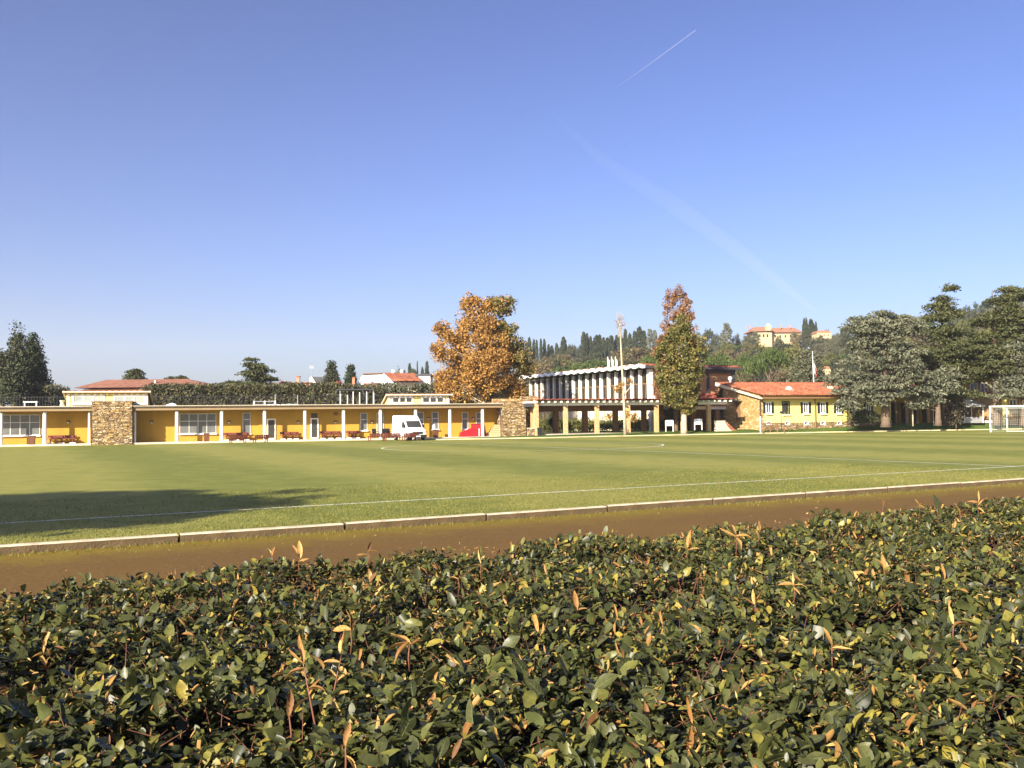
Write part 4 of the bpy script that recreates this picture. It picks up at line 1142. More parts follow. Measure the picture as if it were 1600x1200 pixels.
# ---------------------------------------------------------------- van
vp = P(639, 688, 83.0); vp.z = 0.0
VA = math.atan2(-vp.y, -vp.x) + rad(24)      # nose towards the viewer, turned to the right
van = root('delivery_van', 'white high roofed panel van parked nose first before the porch', 'van', vp, VA)
Wd = 1.0
van.scale = (0.74, 0.82, 0.88)
prof = [(2.62, .42), (2.68, .75), (2.55, 1.02), (1.75, 1.28), (1.05, 2.02), (.45, 2.50), (-2.55, 2.56), (-2.72, 2.45), (-2.75, .45), (-2.4, .34), (2.3, .34)]
def wq(z): return Wd * (1.0 if z < 1.1 else 1.0 - 0.10 * (z - 1.1) / 1.4)
mb = MB(); nP = len(prof)
mb.add([(x, wq(z), z) for x, z in prof] + [(x, -wq(z), z) for x, z in prof], [tuple(range(nP)), tuple(range(nP, 2 * nP))[::-1]] + [(i, nP + i, nP + (i + 1) % nP, (i + 1) % nP) for i in range(nP)])
body = mb.build('body', MAT['vanwhite'], van)
bv = body.modifiers.new('soft_edges', 'BEVEL'); bv.width = 0.09; bv.segments = 3
def quad_on(pts, name, mat, par, th=0.012):
    pts = [Vector(p) for p in pts]; nn = (pts[1] - pts[0]).cross(pts[2] - pts[0]).normalized()
    mb = MB(); n_ = len(pts)
    mb.add([p - nn * 0.01 for p in pts] + [p + nn * th for p in pts], [tuple(range(n_))[::-1], tuple(range(n_, 2 * n_))] + [(i, (i + 1) % n_, n_ + (i + 1) % n_, n_ + i) for i in range(n_)])
    return mb.build(name, mat, par)
def lerp2(a, b, t): return (a[0] + (b[0] - a[0]) * t, a[1] + (b[1] - a[1]) * t)
wa, wb_ = lerp2(prof[3], prof[4], .04), lerp2(prof[3], prof[4], .93)
quad_on([(wa[0], .84, wa[1]), (wb_[0], .80, wb_[1]), (wb_[0], -.80, wb_[1]), (wa[0], -.84, wa[1])][::-1], 'windshield', MAT['glass'], van)
for s in (1, -1):
    pts = [(1.62, s * wq(1.25), 1.28), (1.02, s * wq(1.85), 1.86), (.35, s * wq(1.9), 1.9), (.35, s * wq(1.28), 1.28)]
    quad_on(pts if s < 0 else pts[::-1], 'side_window', MAT['glass'], van)
    pts = [(2.60, s * .92, .72), (2.60, s * .92, .96), (2.66, s * .58, .92), (2.68, s * .58, .74)]
    mbh = MB(); mbh.box(2.50, 2.68, min(s * .58, s * .90), max(s * .58, s * .90), .74, .94); mbh.build('headlight', MAT['glasslow'], van)
    m_ = MB(); m_.box(1.35, 1.50, min(s * 1.02, s * 1.22), max(s * 1.02, s * 1.22), 1.28, 1.60); m_.build('mirror', MAT['dark'], van)
    MB().box(.42, .46, min(s * 1.0, s * 1.006), max(s * 1.0, s * 1.006), .5, 1.25).build('door_seam', MAT['grey'], van)
    for x in (1.85, -1.75):
        w = MB().tube([(x, s * .80, .34), (x, s * 1.0, .34)], [.34, .34], 20).build('wheel', MAT['rubber'], van)
        MB().tube([(x, s * 1.001, .34), (x, s * 1.015, .34)], [.21, .19], 16).build('rim', MAT['grey'], w)
MB().box(2.60, 2.76, -.98, .98, .30, .58).build('bumper', MAT['dark'], van)
MB().box(2.60, 2.69, -.54, .54, .66, .88).build('grille', MAT['dark'], van)
MB().box(2.762, 2.775, -.26, .26, .38, .49).build('number_plate', MAT['paint'], van)

# ---------------------------------------------------------------- brick portico with the cream building behind it
fp = Fr(P(838, 680, 90.5).x, 90.5, LA, 0.30)
PT = root('portico', 'long open portico with brick pillars under a red tiled canopy', 'portico', fp.w(0, 0, 0), LA)
px_end = fp.lx(1136, 0)
zt = fp.lz(840, 625.5, -0.9); zb = fp.lz(840, 634, 0)
PD = 5.2
cb = MB(); cb.box(-.2, px_end, -.12, .16, zb, zb + .42); cb.build('front_beam', MAT['white'], PT)
cb = MB(); cb.box(-.2, px_end, PD - .15, PD + .15, zb - .55, zb + .2); cb.build('rear_beam', MAT['brownwood'], PT)
rb = MB(); rooftiles(rb, (-.4, -1.0, zb + .60), (1, 0, 0), (0, PD + 1.2, -.55), px_end + .6, 6.45, 0.36, 0.07, 0.06)
rf = rb.build('roof', MAT['tilered'], PT)
MB().box(-.35, px_end + .1, -.82, PD + .1, zb + .44, zb + .47).build('ceiling', MAT['brownwood'], rf)
mb = MB()
nr = 34
for k in range(nr):
    x = -.25 + (px_end + .2) * k / (nr - 1)
    r_ = MB(); r_.box(-.06, .06, -1.02, -.125, 0, .16)
    if k == 0: rme = r_.mesh('rafter', MAT['white'])
    obj('rafter', rme, PT, (x, 0, zb + .27))
for px in (883.5, 932.5, 981, 1025.5, 1067, 1107):
    x = fp.lx(px, 0)
    MB().box(x - .19, x + .19, -.19, .19, -.2, zb).build('pillar', MAT['brickpost'], PT)
for px in (868, 914, 961.5, 1006, 1045, 1082, 1120):
    x = fp.lx(px, PD)
    MB().box(x - .26, x + .26, PD - .2, PD + .2, -.2, zb - .55).build('rear_pillar', MAT['brownwood'], PT)
MB().box(-.1, px_end, -.35, PD + .5, -.25, -0.02).build('floor', MAT['conc'], PT)
# link wall between the pavilion pier and the portico
t = root('brick_post', 'narrow brick post at the left end of the portico', 'post', fp.w(0, 0, 0), LA)
xa = fp.lx(836.5, -.4)
MB().box(xa - .17, xa + .22, -.75, -.25, -.35, zb + .75).build('shaft', MAT['brickpost'], t)
MB().box(xa - .2, xa + .25, -.78, -.22, zb + .75, zb + .83).build('cap', MAT['tile'], t)
t = root('parapet_wall', 'low stone parapet in the opening between stone pier and portico', 'wall', fp.w(0, 0, 0), LA)
MB().box(fp.lx(823.5, -.5), xa - .18, -.7, -.4, -.35, .55).build('masonry', MAT['stone'], t)
MB().box(fp.lx(823.5, -.5), xa - .18, -.73, -.37, .55, .62).build('coping', MAT['slab'], t)
t = root('link_roof', 'short flat canopy joining stone pier and portico', 'canopy', fp.w(0, 0, 0), LA)
MB().box(fp.lx(821, -.5), xa - .18, -.75, 3, zb + .25, zb + .40).build('slab', MAT['white'], t)
MB().box(fp.lx(821, -.5), xa - .18, -.70, 3, zb - .1, zb + .248).build('beam', MAT['slate'], t)
MB().box(fp.lx(829, .6), fp.lx(833.5, .6), .4, .8, -.35, zb - .1).build('pillar', MAT['brickpost'], t)
t = root('stone_wall', 'rough stone wall top showing between the stone pier and the plane tree', 'wall', fp.w(0, 0, 0), LA)
MB().box(fp.lx(770, 4.5), fp.lx(838, 4.5), 4.4, 4.8, -.35, fp.lz(800, 623, 4.5)).build('masonry', MAT['stone2'], t)
MB().box(fp.lx(813, 4.3), fp.lx(838, 4.3), 4.1, 4.38, 1, fp.lz(825, 619, 4.3)).build('masonry', MAT['stone'], t)
t = root('rubbish_bin', 'black rubbish bin at the foot of the brick post', 'bin', fp.w(fp.lx(842, -.6), -.6, -.2), LA)
MB().prism([(-.2, 0), (.2, 0), (.25, .75), (-.25, .75)], -.22, .22, 'y').build('body', MAT['dark'], t)
MB().box(-.27, .27, -.25, .25, .75, .82).build('lid', MAT['dark'], t)

fc = Fr(P(838, 665, 116).x, 116, LA, 0.30)
CBd = root('cream_house', 'cream house with brown shuttered windows seen through the portico', 'house', fc.w(0, 0, 0), LA)
x0, x1 = fc.lx(822, 0), fc.lx(1090, 0)
MB().box(x0, x1, 0, 6, -.3, 3.3).build('wall', MAT['cream'], CBd)
MB().box(x0 - .2, x1 + .2, -.4, 6.4, 3.3, 3.5).build('roof', MAT['tile'], CBd)
for px in (893, 924, 1018, 1036):
    window(CBd, fc.lx(px - 2.6, 0), fc.lx(px + 2.6, 0), fc.lz(px, 655.5), fc.lz(px, 648), 0, 1, 1, MAT['brownwood'], MAT['brownwood'] if px > 1000 else MAT['glass'], .08)
for k, px in enumerate((876, 902, 950)):
    MB().box(fc.lx(px, -.2), fc.lx(px, -.2) + .12, -.12, -.02, 0, 3.2).build('downpipe', MAT['grey'], CBd)
aw = root('awning', 'yellow and cream striped awning behind the left end of the portico', 'awning', fc.w(fc.lx(851, -1.2), -1.2, 0), LA)
for k in range(9):
    x = -1.15 + k * .26
    mb = MB(); prof_ = [(-.9, 1.55), (-.9, 1.25), (-.86, 1.25), (-.86, 1.55), (-.55, 2.1), (-.1, 2.35), (.3, 2.4), (.3, 2.44), (-.1, 2.39), (-.6, 2.13)]
    mb.prism(prof_, x, x + .25, 'x'); mb.build('stripe', MAT['awning'] if k % 2 else MAT['cream'], aw)
MB().box(-1.2, 1.3, -.88, -.84, 1.2, 1.25).build('bar', MAT['grey'], aw)
for x in (-1.1, 1.15): MB().box(x, x + .05, -.86, -.82, -.3, 1.2).build('post', MAT['grey'], aw)

# ---------------------------------------------------------------- sports hall with a wavy roof
ha = math.atan2(-V.y, -V.x)                   # along the finned side, away from the viewer
HX0, HY0 = P(1013, 640, 102).x, 102
# local x runs from the far left end towards the near right corner
ang = ha + math.pi
fh_ = Fr(HX0, HY0, ang, 0.30)                 # origin near corner; facade at negative x
HL = root('sports_hall', 'glazed sports hall with white vertical fins and a wavy white edged roof', 'hall', fh_.w(0, 0, 0), ang)
NW = 17                                       # bays
xl = -26.5
bay = -xl / NW
TOPZ = 6.95; SILL = 2.6
EW = 12.2                                     # depth to the right of the corner (local +y)
# local frame: x towards viewer, y to the right of the facade when walking to the viewer -> facade faces local -y
MB().box(xl, -.02, .42, .6, -.2, SILL).build('base_wall', MAT['cream'], HL)
for k in range(NW + 1):
    x = xl + bay * k
    mb = MB(); mb.prism([(x - .17, -.02), (x + .08, -.02), (x + .08, .38), (x - .17, .38)], SILL - 1.0, TOPZ - .12, 'z')
    mb.build('fin', MAT['white'], HL)
for k in range(NW):
    xa, xb = xl + bay * k + .09, xl + bay * (k + 1) - .18
    MB().box(xa, xb, .30, .34, SILL, TOPZ - .35).build('glass_pane', MAT['hallglass'], HL)
    mb = MB()
    mb.box(xa, xb, .24, .297, SILL + 2.6, SILL + 2.72); mb.box((xa + xb) / 2 - .04, (xa + xb) / 2 + .04, .25, .295, SILL, SILL + 2.59)
    mb.box(xa, xb, .22, .296, SILL, SILL + .12)
    mb.build('mullion', MAT['brownwood'], HL)
# wavy roof
def wave(u): return 0.085 * math.cos(2 * math.pi * (u - xl) / bay)
us = np.linspace(xl - .9, .9, 200)
mb = MB()
def sheet(mb, y0, y1, zt, zb, m):
    n_ = len(us); pts = []
    for u in us: pts += [(u, y0, zt + wave(u)), (u, y1, zt + wave(u)), (u, y0, zb + wave(u)), (u, y1, zb + wave(u))]
    fs = []
    for i in range(n_ - 1):
        a_, b_ = 4 * i, 4 * i + 4
        fs += [(a_, b_, b_ + 1, a_ + 1), (a_ + 2, a_ + 3, b_ + 3, b_ + 2), (a_, a_ + 2, b_ + 2, b_), (a_ + 1, b_ + 1, b_ + 3, a_ + 3)]
    fs += [(0, 1, 3, 2), (4 * n_ - 4, 4 * n_ - 2, 4 * n_ - 1, 4 * n_ - 3)]
    mb.add(pts, fs, m)
sheet(mb, -1.25, -1.0, TOPZ + .36, TOPZ + .02, 0)
rf = mb.build('roof', MAT['paint'], HL)
mb = MB(); sheet(mb, -1.0, EW + .8, TOPZ + .30, TOPZ + .02, 0); mb.build('roof_deck', MAT['slate'], rf)
mb = MB(); sheet(mb, -.9, EW + .6, TOPZ + .42, TOPZ + .305, 0); mb.build('roof_tiles', MAT['tile'], rf)
# gable end towards the viewer
MB().box(.0, .12, .40, EW, -.2, TOPZ - .45).build('end_wall', MAT['brick'], HL)
MB().box(.09, .45, -.05, .39, -.2, TOPZ - .1).build('corner_fin', MAT['white'], HL)
MB().box(.0, .5, .40, EW, TOPZ - .45, TOPZ - .05).build('ring_beam', MAT['slate'], HL)
for y in (4.2, 8.2, EW - .2): MB().box(.125, .3, y, y + .3, -.2, TOPZ - .46).build('rib', MAT['slate'], HL)
lt = MB(); lt.prism([(.125, 2.4), (.125, 3.55), (2.6, 2.75), (2.6, 2.4)], .40, EW - .4, 'x'); 
lt = MB(); lt.add([(.13, .40, 2.3), (.13, .40, 4.1), (.13, EW - .4, 4.1), (.13, EW - .4, 2.3), (3.2, .40, 2.3), (3.2, .40, 2.75), (3.2, EW - .4, 2.75), (3.2, EW - .4, 2.3)],
                   [(0, 1, 5, 4), (3, 7, 6, 2), (4, 5, 6, 7), (0, 4, 7, 3), (0, 3, 2, 1)])
lean = lt.build('lean_to', MAT['white'], HL)
rb = MB(); rooftiles(rb, (.13, .25, 4.14), (0, 1, 0), (3.25, 0, -1.43), EW - .5, 3.6, .4, .07, .06); rb.build('lean_to_roof', MAT['tilered'], lean)
for k, px in enumerate((950.5, 956.5, 962.5)):
    p = P(px, 585, 112 + k * .6)
    t = root('flag_pole', ['leftmost of three slim white poles above the wavy roof', 'middle one of three slim white poles above the wavy roof', 'rightmost of three slim white poles above the wavy roof'][k], 'pole', (p.x, p.y, .2), rad(30), 'poles behind the wavy roof')
    MB().tube([(0, 0, 0), (0.0, 0, 4), (-.05, 0, P(px, 557.5, p.y).z - .2)], [.09, .09, .05], 8).build('shaft', MAT['paint'], t)
    h_ = P(px, 557.5, p.y).z - .2
    MB().prism([(-.02, h_ - .15), (.26, h_ - .5), (.24, h_ - 2.4), (.05, h_ - 2.3)], -.015, .015, 'y').build('flag', [MAT['flagw'], MAT['flagg'], MAT['flagw']][0], t)

# ---------------------------------------------------------------- yellow house with dark shutters
fy = Fr(P(1188, 665, 97).x, 97, rad(19), 0.36)
YH = root('yellow_house', 'low yellow house with dark shutters, stone gable and red tiled roof', 'house', fy.w(0, 0, 0), rad(19))
xe = fy.lx(1392, 0); ez = fy.lz(1250, 615.5, 0)
GDp = 8.0
rz = fy.lz(1140, 599, GDp)
MB().prism([(0.42, -.35), (0.42, ez + .1), (GDp, rz - .25), (GDp, -.35)], -.02, .40, 'x').build('gable_wall', MAT['stone2'], YH)
MB().box(.0, .42, -.02, .41, -.35, ez - .05).build('quoin', MAT['stone2'], YH)
MB().prism([(0, .55), (0, ez - .1), (GDp, rz - .3), (GDp, .55)], .42, xe, 'x').build('wall', MAT['yellow2'], YH)
MB().box(.425, xe, -.10, -.003, -.35, .72).build('plinth', MAT['stone'], YH)
MB().box(.425, xe, -.004, .3, -.35, .55).build('plinth', MAT['stone'], YH)
dn = Vector((0, -(GDp + .9), -(rz - ez) * (GDp + .9) / GDp))
rb = MB(); rooftiles(rb, (-.30, GDp, rz + .05), (1, 0, 0), dn, xe + .5, dn.length, .36, .075, .07)
rf = rb.build('roof', MAT['tile'], YH)
vb = MB(); vb.prism([(GDp, rz - .28), (GDp, rz + .10), (-.9, ez - .28 - .15), (-.9, ez - .55)], -.42, -.24, 'x'); vb.build('verge', MAT['cream'], rf)
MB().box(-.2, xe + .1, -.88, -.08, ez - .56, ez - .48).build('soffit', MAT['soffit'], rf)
MB().box(-.32, xe + .1, -1.0, -.89, ez - .52, ez - .36).build('gutter', MAT['brownwood'], rf)
MB().box(-.3, xe + .2, GDp - .05, GDp + .15, rz, rz + .16).build('ridge', MAT['tile'], rf)
for px, pb in ((1192.5, 1209), (1222, 1234), (1251, 1267), (1277.5, 1294), (1303, 1318), (1328, 1343), (1349.5, 1364)):
    xa, xb = fy.lx(px, 0), fy.lx(pb, 0); z0, z1 = fy.lz(px, 646), fy.lz(px, 628.5)
    w_ = xb - xa
    if px == 1222:
        window(YH, xa + .12, xb - .12, z0, z1, 0, 2, 1, MAT['shutter'], MAT['glass'], .12, MAT['white'])
    else:
        s_ = w_ * .30
        w = window(YH, xa + s_, xb - s_, z0 + .05, z1 - .05, 0, 2, 1, MAT['paint'], MAT['glass'], .09, MAT['white'])
        for a0, a1 in ((xa, xa + s_ - .10), (xb - s_ + .10, xb)):
            mb = MB(); mb.box(a0, a1, -.05, -.004, z0, z1); 
            nl = 9
            for k in range(nl):
                zz = z0 + .05 + (z1 - z0 - .1) * k / nl
                mb.prism([(-.085, zz), (-.052, zz), (-.052, zz + .10)], a0 + .05, a1 - .05, 'x')
            mb.build('shutter', MAT['shutter'], YH)
for px in (1201, 1230, 1259.5, 1285.5, 1311, 1338):
    xa = fy.lx(px, -.1); z0 = fy.lz(px, 664, -.1); z1 = fy.lz(px, 659.5, -.1)
    o = MB().box(xa - .30, xa + .30, -.14, -.104, max(z0, .08), z1 + .05).build('basement_window', MAT['paint'], YH)
    MB().prism([(xa - .24, max(z0, .08) + .05), (xa - .24, z1), (xa + .24, z1)], -.16, -.142, 'y').build('pane', MAT['glass'], o)
for px in (1187.2, 1274, 1347.5):
    x = fy.lx(px, -.15)
    MB().cyl(x, -.16, -.3, ez - .5, .06, 8).build('downpipe', MAT['brownwood'], YH)
# low dormer dome on the roof
p = fy.w(fy.lx(1233.5, 2.6), 2.6, 0)
t = root('roof_light', 'white rounded skylight hood on the red tiled roof of the yellow house', 'skylight', (p.x, p.y, fy.lz(1233, 609, 2.6) + fy.z0), rad(19))
MB().sphere((0, 0, .05), .36, 14, 8, sz=.9).build('hood', MAT['paint'], t); MB().box(-.38, .38, -.40, -.30, -.35, .05).build('opening', MAT['dark'], t)
MB().box(-.42, .42, -.42, .42, -.6, .0).build('curb', MAT['white'], t)
p = fy.w(fy.lx(1298, 3.5), 3.5, 0)
t = root('chimney', 'stubby pale chimney on the tiled roof beside the blue cedar', 'chimney', (p.x, p.y, fy.lz(1298, 606, 3.5) + fy.z0), rad(19))
MB().box(-.25, .25, -.25, .25, -.8, .25).build('stack', MAT['cream'], t); MB().box(-.33, .33, -.33, .33, .25, .34).build('cap', MAT['tile'], t)
p = fy.w(fy.lx(1142, 7.4), 7.4, 0)
t = root('gable_ball', 'small white ball finial on the left end of the tiled roof', 'finial', (p.x, p.y, rz + fy.z0 + .1), 0)
MB().cyl(0, 0, -.2, .25, .1, 8).build('stem', MAT['white'], t); MB().sphere((0, 0, .42), .24, 10, 6).build('ball', MAT['white'], t)
# steps and retaining wall by the gable
st = root('garden_stairs', 'red brick steps climbing along the pale wall beside the stone gable', 'stairs', fy.w(0, 0, 0), rad(19))
sx0, sx1 = fy.lx(1131, .8), fy.lx(1153, .8)
for k in range(7):
    xx = sx1 - (sx1 - sx0) * k / 7
    MB().box(sx0 - .1, xx, .8 + .001 * k, 1.7, -.3 + k * .19, -.3 + (k + 1) * .19).build('step', MAT['tile'], st)
MB().prism([(fy.lx(1117, .6), -.35), (sx1 - .7, -.35), (sx1 - 1.5, .45), (fy.lx(1131, .6), 1.0), (fy.lx(1117, .6), 1.0)], .5, .78, 'y').build('flank_wall', MAT['slab'], st)
dz0 = fy.lz(1140, 655, 6); 
t = MB(); t.box(-.06, -.024, 3.6, 4.5, .95, 2.95); d = t.build('door', MAT['brownwood'], YH)
MB().box(-.9, -.03, 3.3, 4.8, 3.0, 3.1).build('door_canopy', MAT['dark'], YH)
# wooden rail before the plinth
t = root('wood_rail', 'brown post and rail fence before the plinth of the yellow house', 'fence', fy.w(0, -1.2, 0), rad(19))
for px in (1192, 1203, 1214.5, 1225): MB().box(fy.lx(px, -1.2) - .05, fy.lx(px, -1.2) + .05, -.05, .05, -.3, .75).build('post', MAT['brownwood'], t)
for z in (.28, .62): MB().box(fy.lx(1191, -1.2), fy.lx(1226, -1.2), -.035, .035, z, z + .07).build('rail', MAT['brownwood'], t)

# dark loggia building under the cedars
fd = Fr(P(1366, 660, 107).x, 107, rad(10), 0.75)
LG = root('loggia', 'ochre loggia with tall dark openings in the shade below the cedars', 'building', fd.w(0, 0, 0), rad(10))
xd = fd.lx(1500, 0); lz_ = 3.1
MB().box(0, xd, 1.4, 8, -.5, lz_).build('wall', MAT['ochre'], LG)
MB().box(-.1, xd, -.25, .05, lz_ - .55, lz_ + .35).build('lintel', MAT['ochre'], LG)
for k in range(9):
    x = xd * k / 8 - .02
    MB().box(x - .14, x + .14, -.2, .04, -.5, lz_ - .55).build('pillar', MAT['brickpost'] if k % 2 else MAT['soffit'], LG)
for k in range(8):
    xa = xd * k / 8 + .25; xb = xd * (k + 1) / 8 - .25
    window(LG, xa, xb, .1, 2.3, 1.4, 2, 1, MAT['dark'], MAT['glass'], .06)
rb = MB(); rooftiles(rb, (-.6, 5.5, lz_ + 1.9), (1, 0, 0), (0, -6.6, -1.6), xd + 1.2, 6.8, .4, .07, .06); rb.build('roof', MAT['tilered'], LG)
MB().box(-.5, xd + .5, 1.0, 8, lz_, lz_ + .3).build('cornice', MAT['brownwood'], LG)

fe = Fr(P(1512, 660, 112).x, 112, rad(6), 0.75)
VH = root('villa_wing', 'two storey ochre house half hidden behind the cedars at the right', 'house', fe.w(0, 0, 0), rad(6))
xf = fe.lx(1562, 0)
MB().box(0, xf, 0, 8, -.4, 5.4).build('wall', MAT['ochre'], VH)
rb = MB(); rooftiles(rb, (-.6, 5.0, 7.2), (1, 0, 0), (0, -6.0, -1.7), xf + 1.2, 6.2, .4, .07, .06); rb.build('roof', MAT['tile'], VH)
MB().box(-.1, xf, -1.6, -.02, 2.5, 2.62).build('porch_roof', MAT['dark'], VH)
for k in range(3):
    xa = .5 + k * 1.35
    window(VH, xa, xa + .8, 3.2, 4.7, 0, 2, 1, MAT['white'], MAT['glass'], .08)
    MB().box(xa - .1, xa + .9, -.03, -.004, .1, 2.3).build('door', MAT['slate'], VH)
for x in (.1, xf / 2, xf - .2): MB().box(x, x + .1, -1.55, -1.45, -.4, 2.5).build('porch_post', MAT['paint'], VH)

fr_ = Fr(P(1566, 660, 104).x, 104, rad(4), 0.78)
RH = root('ochre_house', 'warm ochre house wall behind the goal at the right edge', 'house', fr_.w(0, 0, 0), rad(4))
xf = fr_.lx(1720, 0)
MB().box(0, xf, 0, 8, -.4, fr_.lz(1590, 613)).build('wall', MAT['brickpost'], RH)
MB().box(.02, .55, -.18, -.004, -.4, fr_.lz(1590, 622)).build('corner_pillar', MAT['yellow'], RH)
MB().box(-.5, xf, -1.0, 8.4, fr_.lz(1590, 613), fr_.lz(1590, 611)).build('roof', MAT['tile'], RH)
for px in (1592.5, 1612): MB().cyl(fr_.lx(px, -.15), -.15, -.4, fr_.lz(1590, 614), .06, 8).build('downpipe', MAT['brownwood'], RH)
MB().box(.6, xf, -.05, -.003, fr_.lz(1590, 646), fr_.lz(1590, 642)).build('string_course', MAT['cream'], RH)
for px in (1583, 1602):
    x = fr_.lx(px, 0); window(RH, x - .35, x + .35, fr_.lz(px, 638), fr_.lz(px, 625), 0, 2, 1, MAT['white'], MAT['glass'], .08)

# ---------------------------------------------------------------- street furniture on the bank
def signboard(px, ytop, ybot, Yd, label):
    a = P(px, ybot, Yd); top = P(px, ytop, Yd).z; H = top - a.z
    t = root('sign_board', label, 'sign', a, rad(12), 'sign boards before the portico')
    for x in (-.42, .36):
        MB().box(x, x + .07, -.03, .03, 0, H).build('leg', MAT['paint'], t)
    b_ = MB().box(-.35, .36, -.02, .02, H * .52, H - .03).build('panel', MAT['paint'], t)
    r = random.Random(int(px))
    for k in range(3):
        z = H * .58 + k * .13
        MB().box(-.30 + r.random() * .1, .20 + r.random() * .10, -.026, -.021, z, z + .07).build('print', MAT['blue'], b_)
    MB().box(-.35, .36, -.025, .025, H - .03, H + .03).build('top_bar', MAT['paint'], t)
signboard(1046, 657, 674.5, 93.0, 'white framed sign board with blue print left of the pale tree trunk')
signboard(1091, 655, 672.0, 93.6, 'white framed sign board in the shade right of the pale tree trunk')

def lamppost(px, ytop, ybot, Yd, label, globe=False):
    a = P(px, ybot, Yd); H = P(px, ytop, Yd).z - a.z
    t = root('lamp_post', label, 'lamp post', a, 0, 'garden lamp posts')
    MB().tube([(0, 0, -.2), (0, 0, H - .2)], [.045, .035], 8).build('pole', MAT['grey'] if globe else MAT['dark'], t)
    if globe:
        MB().sphere((0, 0, H - .05), .2, 12, 8).build('globe', MAT['globe'], t)
    else:
        MB().sphere((0, 0, H - .08), .17, 10, 6, sz=.8).build('lantern', MAT['dark'], t)
    MB().cyl(0, 0, -.1, .08, .09, 8).build('base', MAT['dark'], t)
lamppost(1221, 643, 671, 94.0, 'thin dark lamp post before the second shuttered window')
lamppost(1325, 638, 668, 95.0, 'thin dark lamp post before the shaded end of the yellow house')
lamppost(1459, 631, 662, 99.5, 'lamp post with white globe between the two cedar trunks', True)
a = P(1188.5, 678.5, 93.5); H = P(1188.5, 652, 93.5).z - a.z
t = root('marker_pole', 'short yellowish white pole at the pitch edge before the stone gable', 'pole', (a.x, a.y, 0.02), 0)
MB().cyl(0, 0, 0, H, .06, 8).build('shaft', MAT['cream'], t); MB().cyl(0, 0, H, H + .05, .07, 8, r1=.03).build('cap', MAT['cream'], t)
# flag
a = P(1273, 600, 112); H0 = P(1273, 599, 112).z; H1 = P(1270.5, 549, 112).z
t = root('flag_mast', 'tall mast with a limp green white and red flag behind the tiled roof', 'flag', (a.x, a.y, .5), rad(-20))
MB().tube([(0, 0, 0), (-.18, 0, H1 - .5)], [.07, .035], 8).build('mast', MAT['paint'], t)
zf = P(1272, 562, 112).z - .5; zl = P(1272, 577, 112).z - .5
for k, mn in enumerate(('flagg', 'flagw', 'flagr')):
    mb = MB()
    def fn(u, v, k=k):
        drop = u * 1.1
        return (-.14 + (k + u) * .11 + .02 * math.sin(v * 9), .05 * math.sin((k + u) * 5 + v * 3), zf - v * (zf - zl) - (k + u) * .33)
    mb.grid(fn, np.linspace(0, 1, 4), np.linspace(0, 1, 9)); mb.build('flag_band', MAT[mn], t)

# gazebo
a = P(1513, 660, 104); 
t = root('gazebo', 'small pavilion tent with pointed white canopy under the cedars', 'gazebo', (a.x, a.y, .75), rad(5))
for x in (-1.1, 1.1):
    for y in (-1.1, 1.1): MB().cyl(x, y, 0, 2.0, .045, 8).build('post', MAT['paint'], t)
mb = MB(); zc = 2.0
mb.add([(-1.25, -1.25, zc), (1.25, -1.25, zc), (1.25, 1.25, zc), (-1.25, 1.25, zc), (0, 0, zc + .75)], [(0, 1, 4), (1, 2, 4), (2, 3, 4), (3, 0, 4)])
cnp = mb.build('canopy', MAT['canvas'], t)
MB().box(-1.27, 1.27, -1.27, -1.24, zc - .22, zc - .005).build('valance', MAT['canvas'], cnp)
MB().box(-1.1, 1.1, -1.06, -1.03, .0, .65).build('side_panel', MAT['grey'], t)

# goal
gp1 = uv(GL, pcv - 3.66, 0); gp2 = uv(GL, pcv + 3.66, 0)
t = root('football_goal', 'white football goal with net at the right end of the pitch', 'goal', uv(GL, pcv + 1.0, 0), math.atan2(V.y, V.x))
# local x along the goal mouth (towards the viewer), local -y ... back side
for x in (-3.66, 3.66): MB().cyl(x, 0, 0, 2.44, .06, 10).build('post', MAT['paint'], t)
MB().tube([(-3.72, 0, 2.44), (3.72, 0, 2.44)], [.06, .06], 10).build('crossbar', MAT['paint'], t)
for x in (-3.3, 3.3):
    MB().tube([(x, 2.0, 0), (x, 2.0, 2.3)], [.035, .035], 8).build('stanchion', MAT['paint'], t)
MB().tube([(-3.3, 2.0, .06), (3.3, 2.0, .06)], [.03, .03], 6).build('ground_bar', MAT['paint'], t)
nb = MB()
def strand(p, q): nb.tube([p, q], [.006, .006], 3, cap=False)
for k in range(37):
    x = -3.6 + 7.2 * k / 36
    strand((x, .02, 2.42), (x * .92, 1.95, 2.2)); strand((x * .92, 1.95, 2.2), (x * .92, 1.97, .02))
for k in range(11):
    z = .05 + 2.15 * k / 10; strand((-3.3, 1.97, z), (3.3, 1.97, z))
for s in (-1, 1):
    for k in range(10):
        y = 1.95 * k / 9; xx = s * (3.62 - .3 * k / 9); strand((xx, y, .02), (xx, y, 2.42 - .22 * k / 9))
    for k in range(11):
        z = .05 + 2.2 * k / 10; strand((s * 3.62, .02, z), (s * 3.32, 1.95, z * .92))
for k in range(8):
    y = 1.95 * k / 7; strand((-3.6 + .3 * k / 7, y, 2.42 - .22 * k / 7), (3.6 - .3 * k / 7, y, 2.42 - .22 * k / 7))
nb.build('net', MAT['net'], t)

